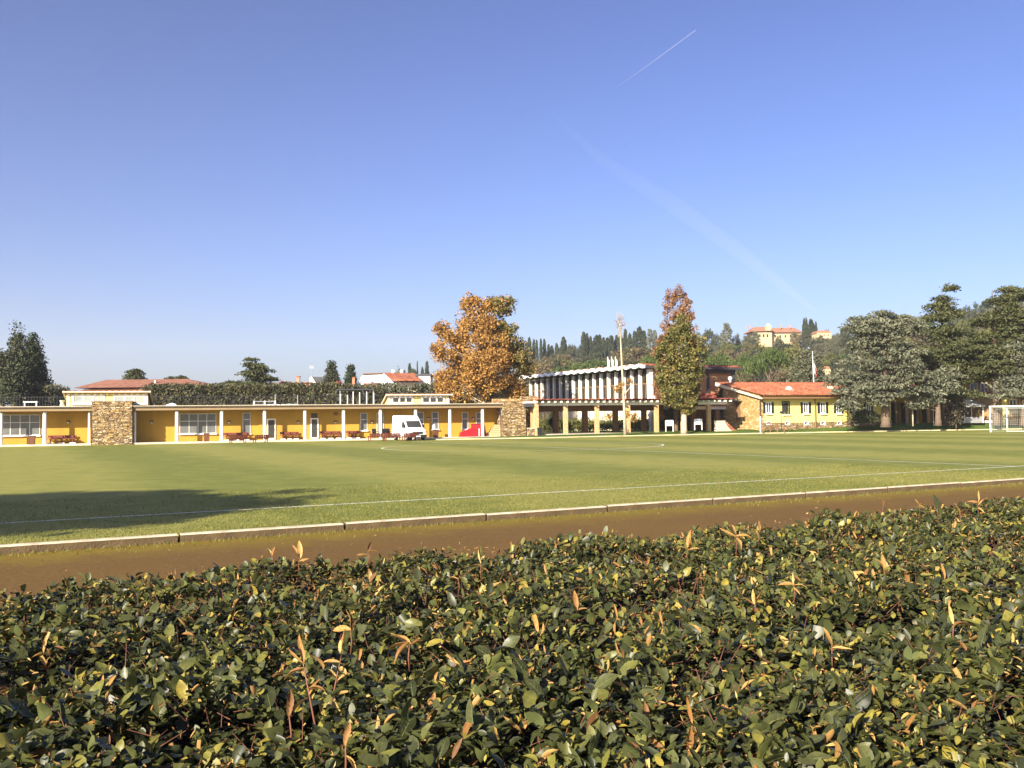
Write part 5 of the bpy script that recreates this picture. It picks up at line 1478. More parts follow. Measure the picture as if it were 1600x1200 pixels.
# ================================================================== trees
def leaf_quads(C, size, aspect=0.6, updir=None, upw=0.0, axdir=None, axw=0.0):
    """rhombic leaf faces at centres C (N,3)"""
    N = len(C)
    nn = norm(rng.normal(0, 1, (N, 3)))
    if updir is not None: nn = norm(nn * (1 - upw) + updir * upw)
    ax = rng.normal(0, 1, (N, 3))
    if axdir is not None: ax = norm(ax) * (1 - axw) + axdir * axw
    ax = norm(ax - nn * (ax * nn).sum(-1, keepdims=True)); bb = np.cross(nn, ax)
    s = (size * rng.uniform(0.65, 1.35, N))[:, None]
    v = np.stack([C - ax * s * .5, C + bb * s * aspect * .5 + nn * s * .08, C + ax * s * .5, C - bb * s * aspect * .5 + nn * s * .08], 1)
    return v.reshape(-1, 3)
def quad_faces(V4): return np.arange(len(V4)).reshape(-1, 4)

def ball(n, r):
    d = norm(rng.normal(0, 1, (n, 3))); return d * (rng.uniform(0, 1, n) ** (1 / 2.2))[:, None] * r

def hero_tree(name, label, cat, base, Yd, ells, nclump, nleaf, lsize, mat, bark, trunk_r, trunk_top, clump_r=0.8, depth=1.0, flat=None, group=None, limbs=0.5, shell=0.5, mat2=None, sel2=None, upw=0.0, ax=None, axw=0.0, aspect=0.6, fork=None):
    """a tree whose crown fills ellipsoids given as (px, py, rx px, rz px, yoff m); base is a world point"""
    t = root(name, label, cat, base, 0, group)
    b = Vector(base); sc = Yd / FPX
    cen = []; w = []
    for (px, py, rx, rz, yo) in ells:
        c = P(px, py, Yd + yo) - b; s_ = (Yd + yo) / FPX
        cen.append((c, rx * s_, rz * s_)); w.append(rx * rz * (1 if flat is None else (14.0 / max(3, rz)) ** .5))
    w = np.array(w, float); w /= w.sum()
    pick = rng.choice(len(cen), nclump, p=w)
    CL = np.zeros((nclump, 3))
    for i, k in enumerate(pick):
        c, rx, rz = cen[k]
        d = norm(rng.normal(0, 1, 3)); rr = rng.uniform(shell, 1.0) ** (0.6)
        CL[i] = [c.x + d[0] * rx * rr, c.y + d[1] * rx * depth * rr, c.z + d[2] * rz * rr]
    # leaves
    cr = clump_r * rng.uniform(0.6, 1.3, nclump)
    idx = np.repeat(np.arange(nclump), nleaf)
    off = ball(len(idx), 1.0) * cr[idx][:, None]
    if flat is not None:
        off[:, 2] *= flat
        rad_ = np.hypot(off[:, 0], off[:, 1]); off[:, 2] -= 0.22 * rad_ ** 2 / np.maximum(.3, cr[idx])
    Cc = CL[idx] + off
    axd = None
    if ax == 'out':
        axd = norm(Cc * np.array([1, 1, 0.0]) + np.array([0, 0, -0.15]))
    elif ax == 'up':
        axd = np.array([0, 0, 1.0])
    Vq = leaf_quads(Cc, lsize, aspect, np.array([0, 0, 1.0]), upw, axd, axw)
    mi = None; ms = [mat]
    if mat2 is not None:
        ms = [mat, mat2]; mi = sel2(Cc, idx, CL).astype(np.int32)
    obj('crown', fast_mesh('crown', Vq, quad_faces(Vq), ms, mi), t)
    # trunk and limbs
    mb = MB(); H = trunk_top - b.z
    tp = [(0, 0, -.3), (0.0, 0, 0.25), (.06 * H / 10, 0, H * .35), (-.05 * H / 10, .1, H * .7), (0, 0, H)]
    mb.tube(tp, [trunk_r * 1.35, trunk_r, trunk_r * .8, trunk_r * (.40 if flat is None else .26), trunk_r * .05], 9)
    if fork:
        for (px, py, r0) in fork:
            e = P(px, py, Yd) - b; m_ = Vector((e.x * .6, e.y, e.z * .55))
            mb.tube([(0, 0, H * .15), m_, e], [r0, r0 * .7, r0 * .25], 7)
    nl = int(nclump * limbs)
    for i in rng.choice(nclump, nl, replace=False):
        e = Vector(CL[i]); h0 = max(.25 * H, min(H * .92, e.z - 0.35 * math.hypot(e.x, e.y)))
        s0 = Vector((0, 0, h0)); m_ = s0.lerp(e, .5) + Vector((0, 0, 0.08 * (e - s0).length if flat is None else -0.03))
        r0 = trunk_r * (.26 if flat is None else .13) * (1 - .6 * h0 / H) + .015
        mb.tube([s0, m_, e], [r0, r0 * .6, .012], 4, cap=False)
    mb.build('trunk', bark, t, smooth=True)
    return t

# orange plane tree
def sel_plane(Cc, idx, CL):
    return (CL[idx][:, 0] + .35 * CL[idx][:, 2] > 6.2) & (rng.uniform(0, 1, len(idx)) < .75)
b = P(757, 690, 106); b.z = 0.05
hero_tree('plane_tree', 'big orange brown plane tree in autumn leaf behind the right end of the flat roof', 'tree', b, 106,
          [(750, 540, 46, 48, 0), (735, 600, 52, 34, -1), (705, 545, 30, 24, -1), (702, 590, 28, 26, 0), (738, 492, 20, 26, 0), (775, 490, 26, 24, 1), (790, 540, 30, 40, 1), (806, 580, 28, 40, 1), (795, 610, 34, 22, 0), (760, 575, 40, 40, -2), (692, 520, 14, 12, 0), (790, 478, 14, 13, 0), (732, 478, 12, 13, 0), (764, 478, 9, 12, 0)],
          430, 95, 0.30, MAT['plane'], MAT['barkpale'], 0.42, P(757, 500, 106).z, 0.85, 0.9, mat2=MAT['olive'], sel2=sel_plane)
# green and gold ovoid tree with pale trunk, and the russet one behind it
b = P(1069, 673, 92.5)
hero_tree('hornbeam', 'egg shaped green and gold tree with pale trunk before the sports hall', 'tree', b, 92.5,
          [(1063, 592, 31, 40, 0), (1064, 545, 25, 38, 0), (1065, 510, 11, 18, 0), (1066, 522, 15, 20, 0), (1064, 617, 30, 22, 0), (1084, 560, 20, 40, 0), (1042, 575, 20, 40, 0), (1070, 632, 16, 14, 0)],
          340, 60, 0.26, MAT['olive'], MAT['barkpale'], 0.30, P(1066, 520, 92.5).z, 0.50, 0.9)
b = P(1056, 672, 98); b.z = .3
hero_tree('fastigiate_oak', 'taller narrow russet tree rising behind the green and gold one', 'tree', b, 98,
          [(1062, 475, 12, 34, 0), (1055, 505, 22, 36, 0), (1045, 482, 8, 30, 0), (1072, 490, 10, 34, 0), (1078, 512, 9, 26, 0), (1048, 545, 22, 50, 0), (1033, 580, 14, 56, 0), (1064, 452, 6, 13, 0), (1047, 466, 5, 15, 0), (1030, 610, 8, 26, 0)],
          240, 46, 0.22, MAT['russet'], MAT['bark'], 0.28, P(1060, 450, 98).z, 0.42, 0.9, ax='up', axw=.5)
# tall bare trunk
bb_ = P(977, 678.5, 90.0); bb_.z = .28
t = root('bare_tree', 'tall slim pale tree trunk nearly without leaves before the glazed hall', 'tree', bb_, 0)
tp = [P(977, 679, 90), P(975.5, 640, 90), P(972.5, 585, 90), P(970.5, 545, 90), P(969, 515, 90), P(968.5, 498, 90)]
mb = MB(); mb.tube([p - bb_ for p in tp], [.19, .125, .10, .08, .055, .02], 9)
mb.tube([P(974, 622, 90) - bb_, P(979, 612, 90.2) - bb_, P(986, 604, 90.3) - bb_, P(990, 596, 90.3) - bb_], [.07, .055, .04, .015], 6)
mb.tube([P(972.5, 577, 90) - bb_, P(978, 573, 89.8) - bb_, P(986, 571, 89.7) - bb_], [.06, .045, .015], 6)
for k in range(46):
    p0 = tp[4].lerp(tp[5], random.uniform(-1.1, 1)) - bb_
    d = Vector((random.uniform(-.6, .6), random.uniform(-.6, .6), random.uniform(.5, 1.5))) * random.uniform(.4, .9)
    m_ = p0 + Vector((d.x * .7, d.y * .7, d.z * .4))
    mb.tube([p0, m_, p0 + d], [.018, .011, .004], 3, cap=False)
    for q_ in range(3):
        mb.tube([m_, m_ + Vector((random.uniform(-.25, .25), random.uniform(-.25, .25), random.uniform(.1, .5)))], [.009, .003], 3, cap=False)
mb.build('trunk', MAT['barkpale'], t, smooth=True)
def lf(ells, n, mat, nm='leaves', size=.2):
    C = []
    for (px, py, r, k) in ells:
        c = np.array(P(px, py, 90) - bb_); C.append(c + ball(k, r * 90 / FPX))
    C = np.vstack(C); Vq = leaf_quads(C, size); obj(nm, fast_mesh(nm, Vq, quad_faces(Vq), mat), t)
lf([(968, 505, 11, 30), (966, 608, 7, 170), (985, 595, 5, 80), (980, 648, 6, 90), (952, 650, 6, 120), (991, 652, 8, 150), (972, 600, 4, 60)], 0, MAT['plane'], 'leaves')
# creeper against the stone gable
b = P(1126, 668, 104)
hero_tree('creeper_tree', 'dark twisted creeper with pale dry tufts beside the stone gable', 'tree', b, 104,
          [(1130, 628, 9, 20, 0), (1135, 610, 9, 10, 0), (1122, 645, 6, 20, 0), (1112, 660, 5, 10, 0)], 70, 60, .20, MAT['ivy'], MAT['bark'], .13, P(1132, 612, 104).z, .38, .6)
# ---- cedars
def cedar(label, base, Yd, ells, top, mat, n, tr, name='cedar', lsize=.36, nl=62, cr=1.15):
    return hero_tree(name, label, 'tree', base, Yd, ells, n, nl, lsize, mat, MAT['barkcedar'], tr, top, cr, .9, .22, None, .22, .2, upw=.22, ax='out', axw=.5, aspect=.40)
b = P(1384, 663, 95.5)
cedar('broad blue grey cedar with low drooping branches over the end of the yellow house', b, 95.5,
      [(1380, 520, 40, 28, 0), (1345, 520, 26, 22, 0), (1340, 570, 34, 34, 0), (1395, 560, 50, 34, 0), (1330, 610, 26, 22, -1), (1370, 610, 36, 26, -1), (1420, 595, 34, 26, 0), (1410, 508, 34, 16, 0), (1312, 590, 12, 16, 0), (1326, 632, 12, 8, -2), (1350, 500, 18, 10, 0), (1375, 492, 14, 8, 0), (1415, 500, 22, 10, 0)],
      P(1388, 495, 95.5).z, MAT['cedar'], 430, .44)
b = P(1478, 661, 103)
cedar('dark green layered cedar with a leaning spire, between two blue cedars', b, 103,
      [(1478, 500, 14, 40, -1.2), (1482, 560, 24, 34, -1.8), (1540, 575, 30, 22, -1), (1468, 480, 20, 6, 0), (1478, 466, 14, 6, 0), (1486, 450, 9, 4, 0), (1455, 495, 12, 5, 0), (1482, 490, 20, 6, 0), (1475, 520, 48, 14, 0), (1500, 545, 55, 16, 0), (1455, 560, 40, 22, 1), (1515, 580, 40, 24, 0), (1470, 600, 36, 20, 0), (1500, 615, 34, 12, -1), (1530, 545, 30, 20, 0)],
      P(1480, 447, 103).z, MAT['cedarg'], 430, .36)
b = P(1466, 661, 96.5); 
cedar('smaller blue grey cedar boughs hanging beside the middle cedar trunk', b, 96.5,
      [(1468, 600, 24, 16, 0), (1450, 620, 20, 16, 0), (1478, 585, 20, 12, 0), (1432, 628, 10, 12, 0)], P(1470, 585, 96.5).z, MAT['cedar'], 75, .30)
b = P(1557, 661, 101)
cedar('tall green cedar with flat top at the right edge behind the goal', b, 101,
      [(1572, 490, 16, 36, -1.2), (1560, 560, 24, 30, -1.8), (1575, 452, 18, 4, 0), (1590, 462, 26, 6, 0), (1570, 470, 26, 6, 0), (1585, 490, 34, 10, 0), (1560, 500, 38, 12, 0), (1600, 515, 46, 16, 0), (1555, 530, 40, 16, 0), (1620, 545, 40, 20, 0), (1640, 500, 40, 24, 0)],
      P(1575, 452, 101).z, MAT['cedarg'], 380, .38)
b = P(1600, 661, 99)
cedar('blue grey cedar lowest at the right edge over the ochre house', b, 99,
      [(1585, 585, 30, 30, 0), (1610, 560, 30, 26, 0), (1575, 615, 22, 14, -1), (1620, 600, 34, 30, 0), (1640, 560, 34, 40, 0), (1592, 540, 18, 16, 0)],
      P(1605, 545, 99).z, MAT['cedar'], 190, .36)
# dark shrubs at the feet of the trunks
def shrub(px, py, rx, rz, Yd, label, mat='ivy', n=40, nl=60, ls=.2, cat='shrub', name='shrub', group=None):
    b = P(px, py + rz, Yd)
    return hero_tree(name, label, cat, b, Yd, [(px, py, rx, rz, 0)], n, nl, ls, MAT[mat], MAT['bark'], .05, P(px, py, Yd).z, .40, 1, group=group)
shrub(1494, 645, 15, 20, 99.5, 'dark shrub mass behind the middle cedar trunk')
shrub(1350, 652, 22, 8, 97.5, 'low leafy shrubs before the shaded end of the yellow house', 'conifer', 40)
shrub(865, 655, 6, 14, 99.5, 'dark round bush behind the first portico pillar', 'conifer', 30, 60)
shrub(1047, 652, 9, 18, 99.8, 'dark round bush behind the portico sign board', 'conifer', 40, 60)
# young pollard
bb_ = P(1426.5, 663, 97)
t = root('pollard_tree', 'young leafless pollard with pale stem and forked twigs before the loggia', 'tree', bb_, 0)
mb = MB(); H = P(1427, 640, 97).z - bb_.z
mb.tube([(0, 0, -.2), (0, 0, H)], [.085, .07], 8)
for k in range(16):
    an = 2 * math.pi * k / 16; r_ = random.uniform(.5, .95)
    e = Vector((math.cos(an) * r_, math.sin(an) * r_ * .6, H + random.uniform(.35, .85)))
    mb.tube([(0, 0, H - .05), Vector((e.x * .6, e.y * .6, H + .15)), e], [.04, .03, .015], 5)
    for q in range(4): mb.tube([e, e + Vector((random.uniform(-.3, .3), random.uniform(-.3, .3), random.uniform(.1, .45)))], [.014, .006], 3, cap=False)
mb.build('trunk', MAT['barkpale'], t, smooth=True)

# ---- left: conifers behind the pavilion
def conifer(label, px, ptop, pbase, Yd, wpx, mat, n, ls=.34, name='conifer', lean=0, cat='tree', nl=55, cr=.75):
    b = P(px, 655, Yd); b.z = -.2
    ells = []
    for k in range(9):
        f = k / 8; ells.append((px + lean * (1 - f), ptop + (pbase - ptop) * (f * .92 + .05), max(1.6, wpx * (0.10 + .90 * f ** .8)), (pbase - ptop) * .09, 0))
    return hero_tree(name, label, cat, b, Yd, ells, n, nl, ls, MAT[mat], MAT['bark'], .3, P(px, ptop + 4, Yd).z, cr, 1, upw=.2, ax='up', axw=.35, aspect=.4, limbs=.3)
conifer('tall dark conifer with pointed top, left of the twin conifer at the left edge', 27, 514, 612, 104, 25, 'conifer', 150)
conifer('broad dark conifer right beside the pointed one at the left edge', 52, 525, 612, 108, 26, 'cypress', 170)
conifer('olive coloured conifer cut by the left edge of the photo', 3, 555, 620, 100, 22, 'conifer', 110)
conifer('lighter low conifer in front of the dark pair at the left', 22, 572, 622, 98, 24, 'conifer', 110)
b = P(395, 640, 125); b.z = -.2
cedar('spreading cedar with ragged layered crown behind the laurel screen', b, 125,
      [(395, 562, 9, 3, 0), (400, 572, 12, 4, 0), (412, 577, 14, 3, 0), (392, 584, 18, 5, 0), (405, 592, 24, 6, 0), (385, 600, 34, 6, 0), (400, 606, 36, 6, 0), (350, 604, 18, 5, 0), (395, 570, 8, 6, 0)],
      P(397, 560, 125).z, MAT['cedarg'], 150, .35, lsize=.4)
conifer('dark bushy conifer behind the small slate roofed house', 518, 567, 602, 150, 11, 'conifer', 80, .4)
conifer('thin dark conifer just right of the slate roofed house', 548, 575, 604, 150, 7, 'cypress', 50, .4)
b = P(212, 640, 165); b.z = 0
cedar('small flat topped pine peeping over the wide red roof', b, 165, [(211, 582, 9, 5, 0), (207, 588, 10, 4, 0), (217, 589, 9, 4, 0)], P(211, 580, 165).z, MAT['cedarg'], 36, .25, name='pine', lsize=.5)
b = P(277, 640, 170); b.z = 0
cedar('two tufted low pine crown right of the red roof chimneys', b, 170, [(268, 592, 5, 3, 0), (283, 591, 6, 3, 0)], P(277, 592, 170).z, MAT['cedarg'], 20, .2, name='pine', lsize=.5)

# laurel screen along the back of the pavilion roof
def screen(label, pts, Y0, n, mat, ls, h_px, name='screen_hedge', nl=26, bottom=640):
    """a tall hedge through (px, py top) points"""
    t = root(name, label, 'hedge', (P(pts[0][0], 650, Y0).x, Y0, 0), 0)
    b = Vector((P(pts[0][0], 650, Y0).x, Y0, 0))
    pxs = rng.uniform(pts[0][0], pts[-1][0], n)
    tp = np.interp(pxs, [p[0] for p in pts], [p[1] for p in pts]) + rng.normal(0, 1.0, n)
    C = []
    for px, ty in zip(pxs, tp):
        zt_ = P(px, ty, Y0).z; z = zt_ * (rng.uniform(.35, 1) ** .55) if rng.uniform() < .8 else zt_
        q = P(px, 640, Y0); C.append((q.x - b.x, rng.uniform(-1.1, 1.1), z))
    C = np.array(C); idx = np.repeat(np.arange(n), nl)
    Cc = C[idx] + ball(len(idx), .55)
    Vq = leaf_quads(Cc, ls, .4, None, 0, np.array([0, 0, 1.0]), .45)
    o_ = obj('foliage', fast_mesh('foliage', Vq, quad_faces(Vq), MAT[mat]), t); tag(o_, kind='stuff')
    mb = MB()
    for k in range(int((pts[-1][0] - pts[0][0]) / 12)):
        q = P(pts[0][0] + 6 + k * 12, 640, Y0); mb.tube([(q.x - b.x, 0, 0), (q.x - b.x + .1, .1, 3.5)], [.06, .03], 5)
    mb.build('stems', MAT['bark'], t)
    return t
screen('long dark olive laurel screen standing behind the flat roof', [(228, 606), (300, 606), (360, 608), (430, 606), (520, 604), (560, 608), (603, 613)], 108, 1500, 'screen', .34, 0)
screen('lighter olive bush row behind the flat roof left of the wide lantern', [(25, 615), (45, 606), (75, 605), (102, 612)], 104, 330, 'olivetree', .32, 0)
screen('dark bush row behind the flat roof between lantern and plane tree', [(700, 622), (740, 618), (790, 622), (830, 624)], 112, 300, 'conifer', .34, 0)
screen('bushes before the white house above the narrow lantern', [(560, 607), (600, 603), (640, 606), (690, 602), (720, 606)], 128, 420, 'olivetree', .4, 0)
screen('low clipped hedge in the light behind the portico', [(842, 660), (930, 662), (1000, 661), (1088, 659)], 103, 900, 'wood_green', .22, 0, 'garden_hedge', 24)
# railing on the roof line in front of the screen
ff = Fr(fb.w(0, 9.5, 0).x, fb.w(0, 9.5, 0).y, LA)
t = root('roof_fence', 'thin dark bar fence in front of the laurel screen behind the flat roof', 'fence', ff.w(0, 0, 0), LA)
xa, xb = ff.lx(-20), ff.lx(596); zb0, zt0 = 2.6, ff.lz(400, 618)
mb = MB()
n_ = 150
for k in range(n_ + 1):
    x = xa + (xb - xa) * k / n_; mb.box(x - .018, x + .018, -.018, .018, zb0, zt0)
tag(mb.build('bars', MAT['dark'], t), kind='stuff')
for z in (zt0 - .1, zb0 + .8): MB().box(xa, xb, -.025, .025, z, z + .05).build('rail', MAT['dark'], t)
for k, (px, ty) in enumerate([(532, 616), (543, 617), (552, 612), (562, 613), (573, 612), (584, 614), (465, 617), (430, 616)]):
    x = ff.lx(px, -.3); MB().box(x - .04, x + .04, -.34, -.26, zb0, ff.lz(px, ty, -.3)).build('post', MAT['paint'] if 520 < px < 590 else MAT['grey'], t)
# dark flat canopy among the white posts
t = root('flat_canopy', 'dark flat canopy edge among white posts left of the narrow lantern', 'canopy', ff.w(0, 2, 0), LA)
MB().box(ff.lx(529, 2), ff.lx(585, 2), 0, 2.5, ff.lz(556, 609.5, 2), ff.lz(556, 607.5, 2)).build('roof', MAT['slate'], t)
for px in (531, 583): MB().box(ff.lx(px, 2), ff.lx(px, 2) + .1, .1, .2, 2.6, ff.lz(px, 609.5, 2)).build('post', MAT['grey'], t)

# ================================================================== pine beside the viewer, outside the frame, whose shade falls on the pitch
SHC = Vector((-10.9, 18.6)); HPINE = 9.0
off_ = HPINE / math.tan(SUN_E)
pb = Vector((SHC.x - math.sin(SUN_A) * off_, SHC.y - math.cos(SUN_A) * off_, TRACK_Z))
t = root('umbrella_pine', 'tall umbrella pine left of the viewer that shades the near corner of the pitch', 'tree', pb, 0)
nC = 420
th_ = rng.uniform(0, 2 * math.pi, nC); rr_ = np.sqrt(rng.uniform(0, 1, nC)) * (4.7 + .35 * np.sin(th_ * 3 + 1) + .25 * np.sin(th_ * 7))
CL = np.stack([rr_ * np.cos(th_), rr_ * np.sin(th_), HPINE + rng.normal(0, .45, nC) + .5 * (1 - (rr_ / 5.4) ** 2)], -1)
idx = np.repeat(np.arange(nC), 90)
Cc = CL[idx] + ball(len(idx), .75) * np.array([1, 1, .6])
Vq = leaf_quads(Cc, .24, .6)
obj('crown', fast_mesh('crown', Vq, quad_faces(Vq), MAT['pine']), t)
mb = MB(); mb.tube([(0, 0, -.2), (.1, 0, 3), (-.1, .1, 6), (0, 0, HPINE - .4)], [.38, .30, .26, .16], 10)
for k in range(26):
    e = Vector(CL[k]); mb.tube([(0, 0, 6.0 + .05 * k), e * .6 + Vector((0, 0, 3.2)), e], [.10, .06, .02], 5)
mb.build('trunk', MAT['bark'], t, smooth=True)

# ================================================================== hillside trees
def proto(name, kind, mat, seed, n=2600):
    r = np.random.default_rng(seed)
    if kind == 'cypress':
        nc = 120; z = r.uniform(.04, 1, nc) ** .8; pr = .125 * np.sin(np.pi * np.clip(z * .93 + .05, 0, 1)) ** .6 * (1.05 - .35 * z)
        th = r.uniform(0, 6.283, nc); C = np.stack([pr * np.cos(th) * .8, pr * np.sin(th) * .8, z * .97], -1); cr = .045; ls = .055; aw = .6; fl = 1.6
    elif kind == 'umbrella':
        nc = 130; th = r.uniform(0, 6.283, nc); q = np.sqrt(r.uniform(0, 1, nc)); C = np.stack([.5 * q * np.cos(th), .5 * q * np.sin(th), .74 + .16 * np.sqrt(1 - q * q) * r.uniform(.2, 1, nc)], -1); cr = .085; ls = .045; aw = .1; fl = .7
    elif kind == 'round':
        nc = 110; d = norm(r.normal(0, 1, (nc, 3))) * (r.uniform(.3, 1, nc) ** .5)[:, None]; C = d * np.array([.40, .40, .42]) + np.array([0, 0, .56]); cr = .12; ls = .06; aw = 0; fl = .9
        C += r.normal(0, .03, C.shape)
    elif kind == 'cedar':
        C = []
        for k in range(12):
            zz = .25 + .7 * k / 11; R_ = .42 * (1 - k / 12.5) ** .7
            for q in range(11): a_ = r.uniform(0, 6.283); C.append((R_ * math.cos(a_) * r.uniform(.4, 1), R_ * math.sin(a_) * r.uniform(.4, 1), zz + r.normal(0, .012)))
        C = np.array(C); nc = len(C); cr = .11; ls = .06; aw = 0; fl = .25
    else:
        nc = 90; d = norm(r.normal(0, 1, (nc, 3))) * (r.uniform(.2, 1, nc) ** .5)[:, None]; C = d * np.array([.5, .5, .34]) + np.array([0, 0, .36]); cr = .16; ls = .07; aw = 0; fl = .8
    idx = r.integers(0, nc, n); off = norm(r.normal(0, 1, (n, 3))) * (r.uniform(0, 1, n) ** .45)[:, None] * cr; off[:, 2] *= fl
    Cc = C[idx] + off
    Vq = leaf_quads(Cc, ls, .6, None, 0, np.array([0, 0, 1.0]) if aw else None, aw)
    mb = MB(); mb.tube([(0, 0, -.05), (.01, 0, .35), (0, 0, .72 if kind != 'olive' else .4)], [.035, .025, .01], 5, 0, cap=False)
    if kind == 'umbrella':
        for k in range(7):
            a_ = 6.283 * k / 7; mb.tube([(0, 0, .5), (.28 * math.cos(a_), .28 * math.sin(a_), .72)], [.016, .006], 3, cap=False)
    tv = np.array(mb.v); tq = np.array([f if len(f) == 4 else (*f, f[-1]) for f in mb.f])
    V_ = np.vstack([Vq, tv]); F_ = np.vstack([quad_faces(Vq), tq + len(Vq)])
    return fast_mesh(name, V_, F_, [mat, MAT['bark']], np.r_[np.zeros(len(Vq) // 4, int), np.ones(len(tq), int)])

PR = {
    'cypress_tree': [proto('cypress_tree', 'cypress', MAT['cypress'], s) for s in (1, 2, 3)],
    'umbrella_pine': [proto('umbrella_pine', 'umbrella', MAT['pine'], s) for s in (4, 5)],
    'oak_tree': [proto('oak_tree', 'round', MAT['conifer'], s) for s in (6, 7)],
    'autumn_tree': [proto('autumn_tree', 'round', MAT['autumn'], s) for s in (8, 9, 10)],
    'olive_tree': [proto('olive_tree', 'olive', MAT['olivetree'], s) for s in (11, 12, 13)],
    'green_tree': [proto('green_tree', 'round', MAT['wood_green'], s) for s in (14, 15)],
    'cedar_tree': [proto('cedar_tree', 'cedar', MAT['cedar'], s) for s in (16, 17)],
}
HL_LAB = {
    'cypress_tree': ('dark pointed cypress', 'cypresses on the hillside'),
    'umbrella_pine': ('green umbrella pine', 'umbrella pines on the hillside'),
    'oak_tree': ('dark round evergreen oak', 'evergreen oaks on the hillside'),
    'autumn_tree': ('brown gold broadleaf tree', 'autumn trees on the hillside'),
    'olive_tree': ('low grey green olive tree', 'olive trees on the hillside'),
    'green_tree': ('yellow green broadleaf tree', 'green trees on the hillside'),
    'cedar_tree': ('blue grey cedar', 'cedars on the hillside'),
}
def htree(kind, X, Yd, h, w, label=None, group=None, zb=None):
    me = random.choice(PR[kind])
    o = obj(kind, me, None, (X, Yd, (hill(X, Yd) if zb is None else zb) - .2), random.uniform(0, 6.28), (w, w, h))
    lb, gr = HL_LAB[kind]
    tag(o, label or lb, 'tree', group or gr)
    return o
CAP = [(600, 590), (700, 575), (830, 553), (900, 549), (1000, 540), (1100, 533), (1165, 531), (1172, 535), (1258, 534), (1266, 528), (1300, 524), (1330, 520), (1450, 495), (1500, 482), (1600, 470)]
ZONES = [(700, 'left of the plane tree'), (860, 'just right of the plane tree'), (910, 'left above the wavy roof'), (965, 'above the wavy roof middle'), (1030, 'right above the wavy roof'), (1110, 'behind the russet tree'), (1175, 'left of the hilltop villa'), (1235, 'below the hilltop villa'), (1300, 'around the flag mast'), (1400, 'behind the broad blue cedar'), (9999, 'behind the right hand cedars')]
def at_top(kind, px, py, Yd, wpx=None, label=None, ratio=None):
    X = P(px, py, Yd).x; zt_ = P(px, py, Yd).z; zb = hill(X, Yd); h = max(3, zt_ - zb)
    w0 = {'cypress_tree': .25, 'umbrella_pine': 1.05, 'oak_tree': .85, 'autumn_tree': .85, 'olive_tree': 1.05, 'green_tree': .85, 'cedar_tree': .85}[kind]
    w = (wpx * Yd / FPX / w0) if wpx else h
    if label is None and Yd > 240: label = HL_LAB[kind][0] + ' on the skyline ' + next(z_ for lim, z_ in ZONES if px < lim)
    return htree(kind, X, Yd, h, w, label)
# skyline row, left to right
for px, py, w in [(827, 527, 9), (834, 530, 7), (838.5, 531, 6), (845, 529, 6), (850.5, 530, 7), (862, 540, 9), (880.5, 526, 12), (912, 519, 11), (917, 521, 8), (922.5, 525, 8), (931.5, 523, 14), (937, 522.5, 9), (943, 527, 9), (949, 527, 10), (955, 524, 12), (964, 523, 11), (977, 514, 9), (984, 521, 9), (991.5, 517, 10), (999, 511, 15), (1006, 516, 10), (632, 578, 6), (640, 568, 8), (652, 564, 3.2), (660, 573, 7), (667, 564, 8), (822, 533, 8), (857, 538, 7), (870, 536, 9)]:
    at_top('cypress_tree', px, py, random.uniform(395, 430), w)
for px, py, w in [(872, 541, 12), (892, 537, 16), (900, 539, 12), (906, 538, 12), (888, 540, 12), (970, 524, 14), (1108, 513, 26), (1120, 522, 20), (1150, 521, 16), (1090, 518, 20), (858, 545, 12), (1035, 522, 20), (1170, 522, 14)]:
    at_top('oak_tree', px, py, random.uniform(380, 415), w)
for px, py, w in [(1015.5, 513, 16), (1023, 515, 14), (1135, 504, 26), (1180, 517, 22), (1165, 524, 20)]:
    at_top('cedar_tree', px, py, 385, w)
for k, (px, py, w) in enumerate([(1256, 497, 7), (1260, 496, 6), (1267, 499, 11), (1275, 502, 5), (1271, 505, 8)]):
    at_top('cypress_tree', px, py, 405, w)
at_top('umbrella_pine', 646, 571, 380, 10)
at_top('green_tree', 622, 574, 250, 14)
for px, py, w in [(1285, 516, 12), (1292, 514, 14), (1300, 515, 12), (1308, 512, 16), (1318, 511, 14), (1330, 505, 18), (1345, 500, 18), (1500, 478, 20), (1520, 474, 22), (1540, 470, 22)]:
    at_top(random.choice(['oak_tree', 'olive_tree', 'cypress_tree']), px, py, random.uniform(400, 430), w)
for k_, px, py, w in [('autumn_tree', 1241, 517, 16), ('autumn_tree', 1250, 520, 14), ('oak_tree', 1217, 524, 14), ('olive_tree', 1228, 529, 16), ('oak_tree', 1176, 528, 20), ('olive_tree', 1190, 534, 20), ('olive_tree', 1203, 535, 18), ('oak_tree', 1258, 515, 14), ('olive_tree', 1268, 520, 16), ('oak_tree', 1282, 523, 16), ('olive_tree', 1294, 522, 16), ('olive_tree', 1306, 517, 18), ('oak_tree', 1320, 518, 20), ('olive_tree', 1334, 516, 20), ('oak_tree', 1275, 530, 20), ('olive_tree', 1310, 530, 24), ('oak_tree', 1510, 476, 20), ('oak_tree', 1528, 472, 22), ('olive_tree', 1545, 468, 22), ('oak_tree', 1448, 492, 20)]:
    at_top(k_, px, py, random.uniform(355, 375), w)
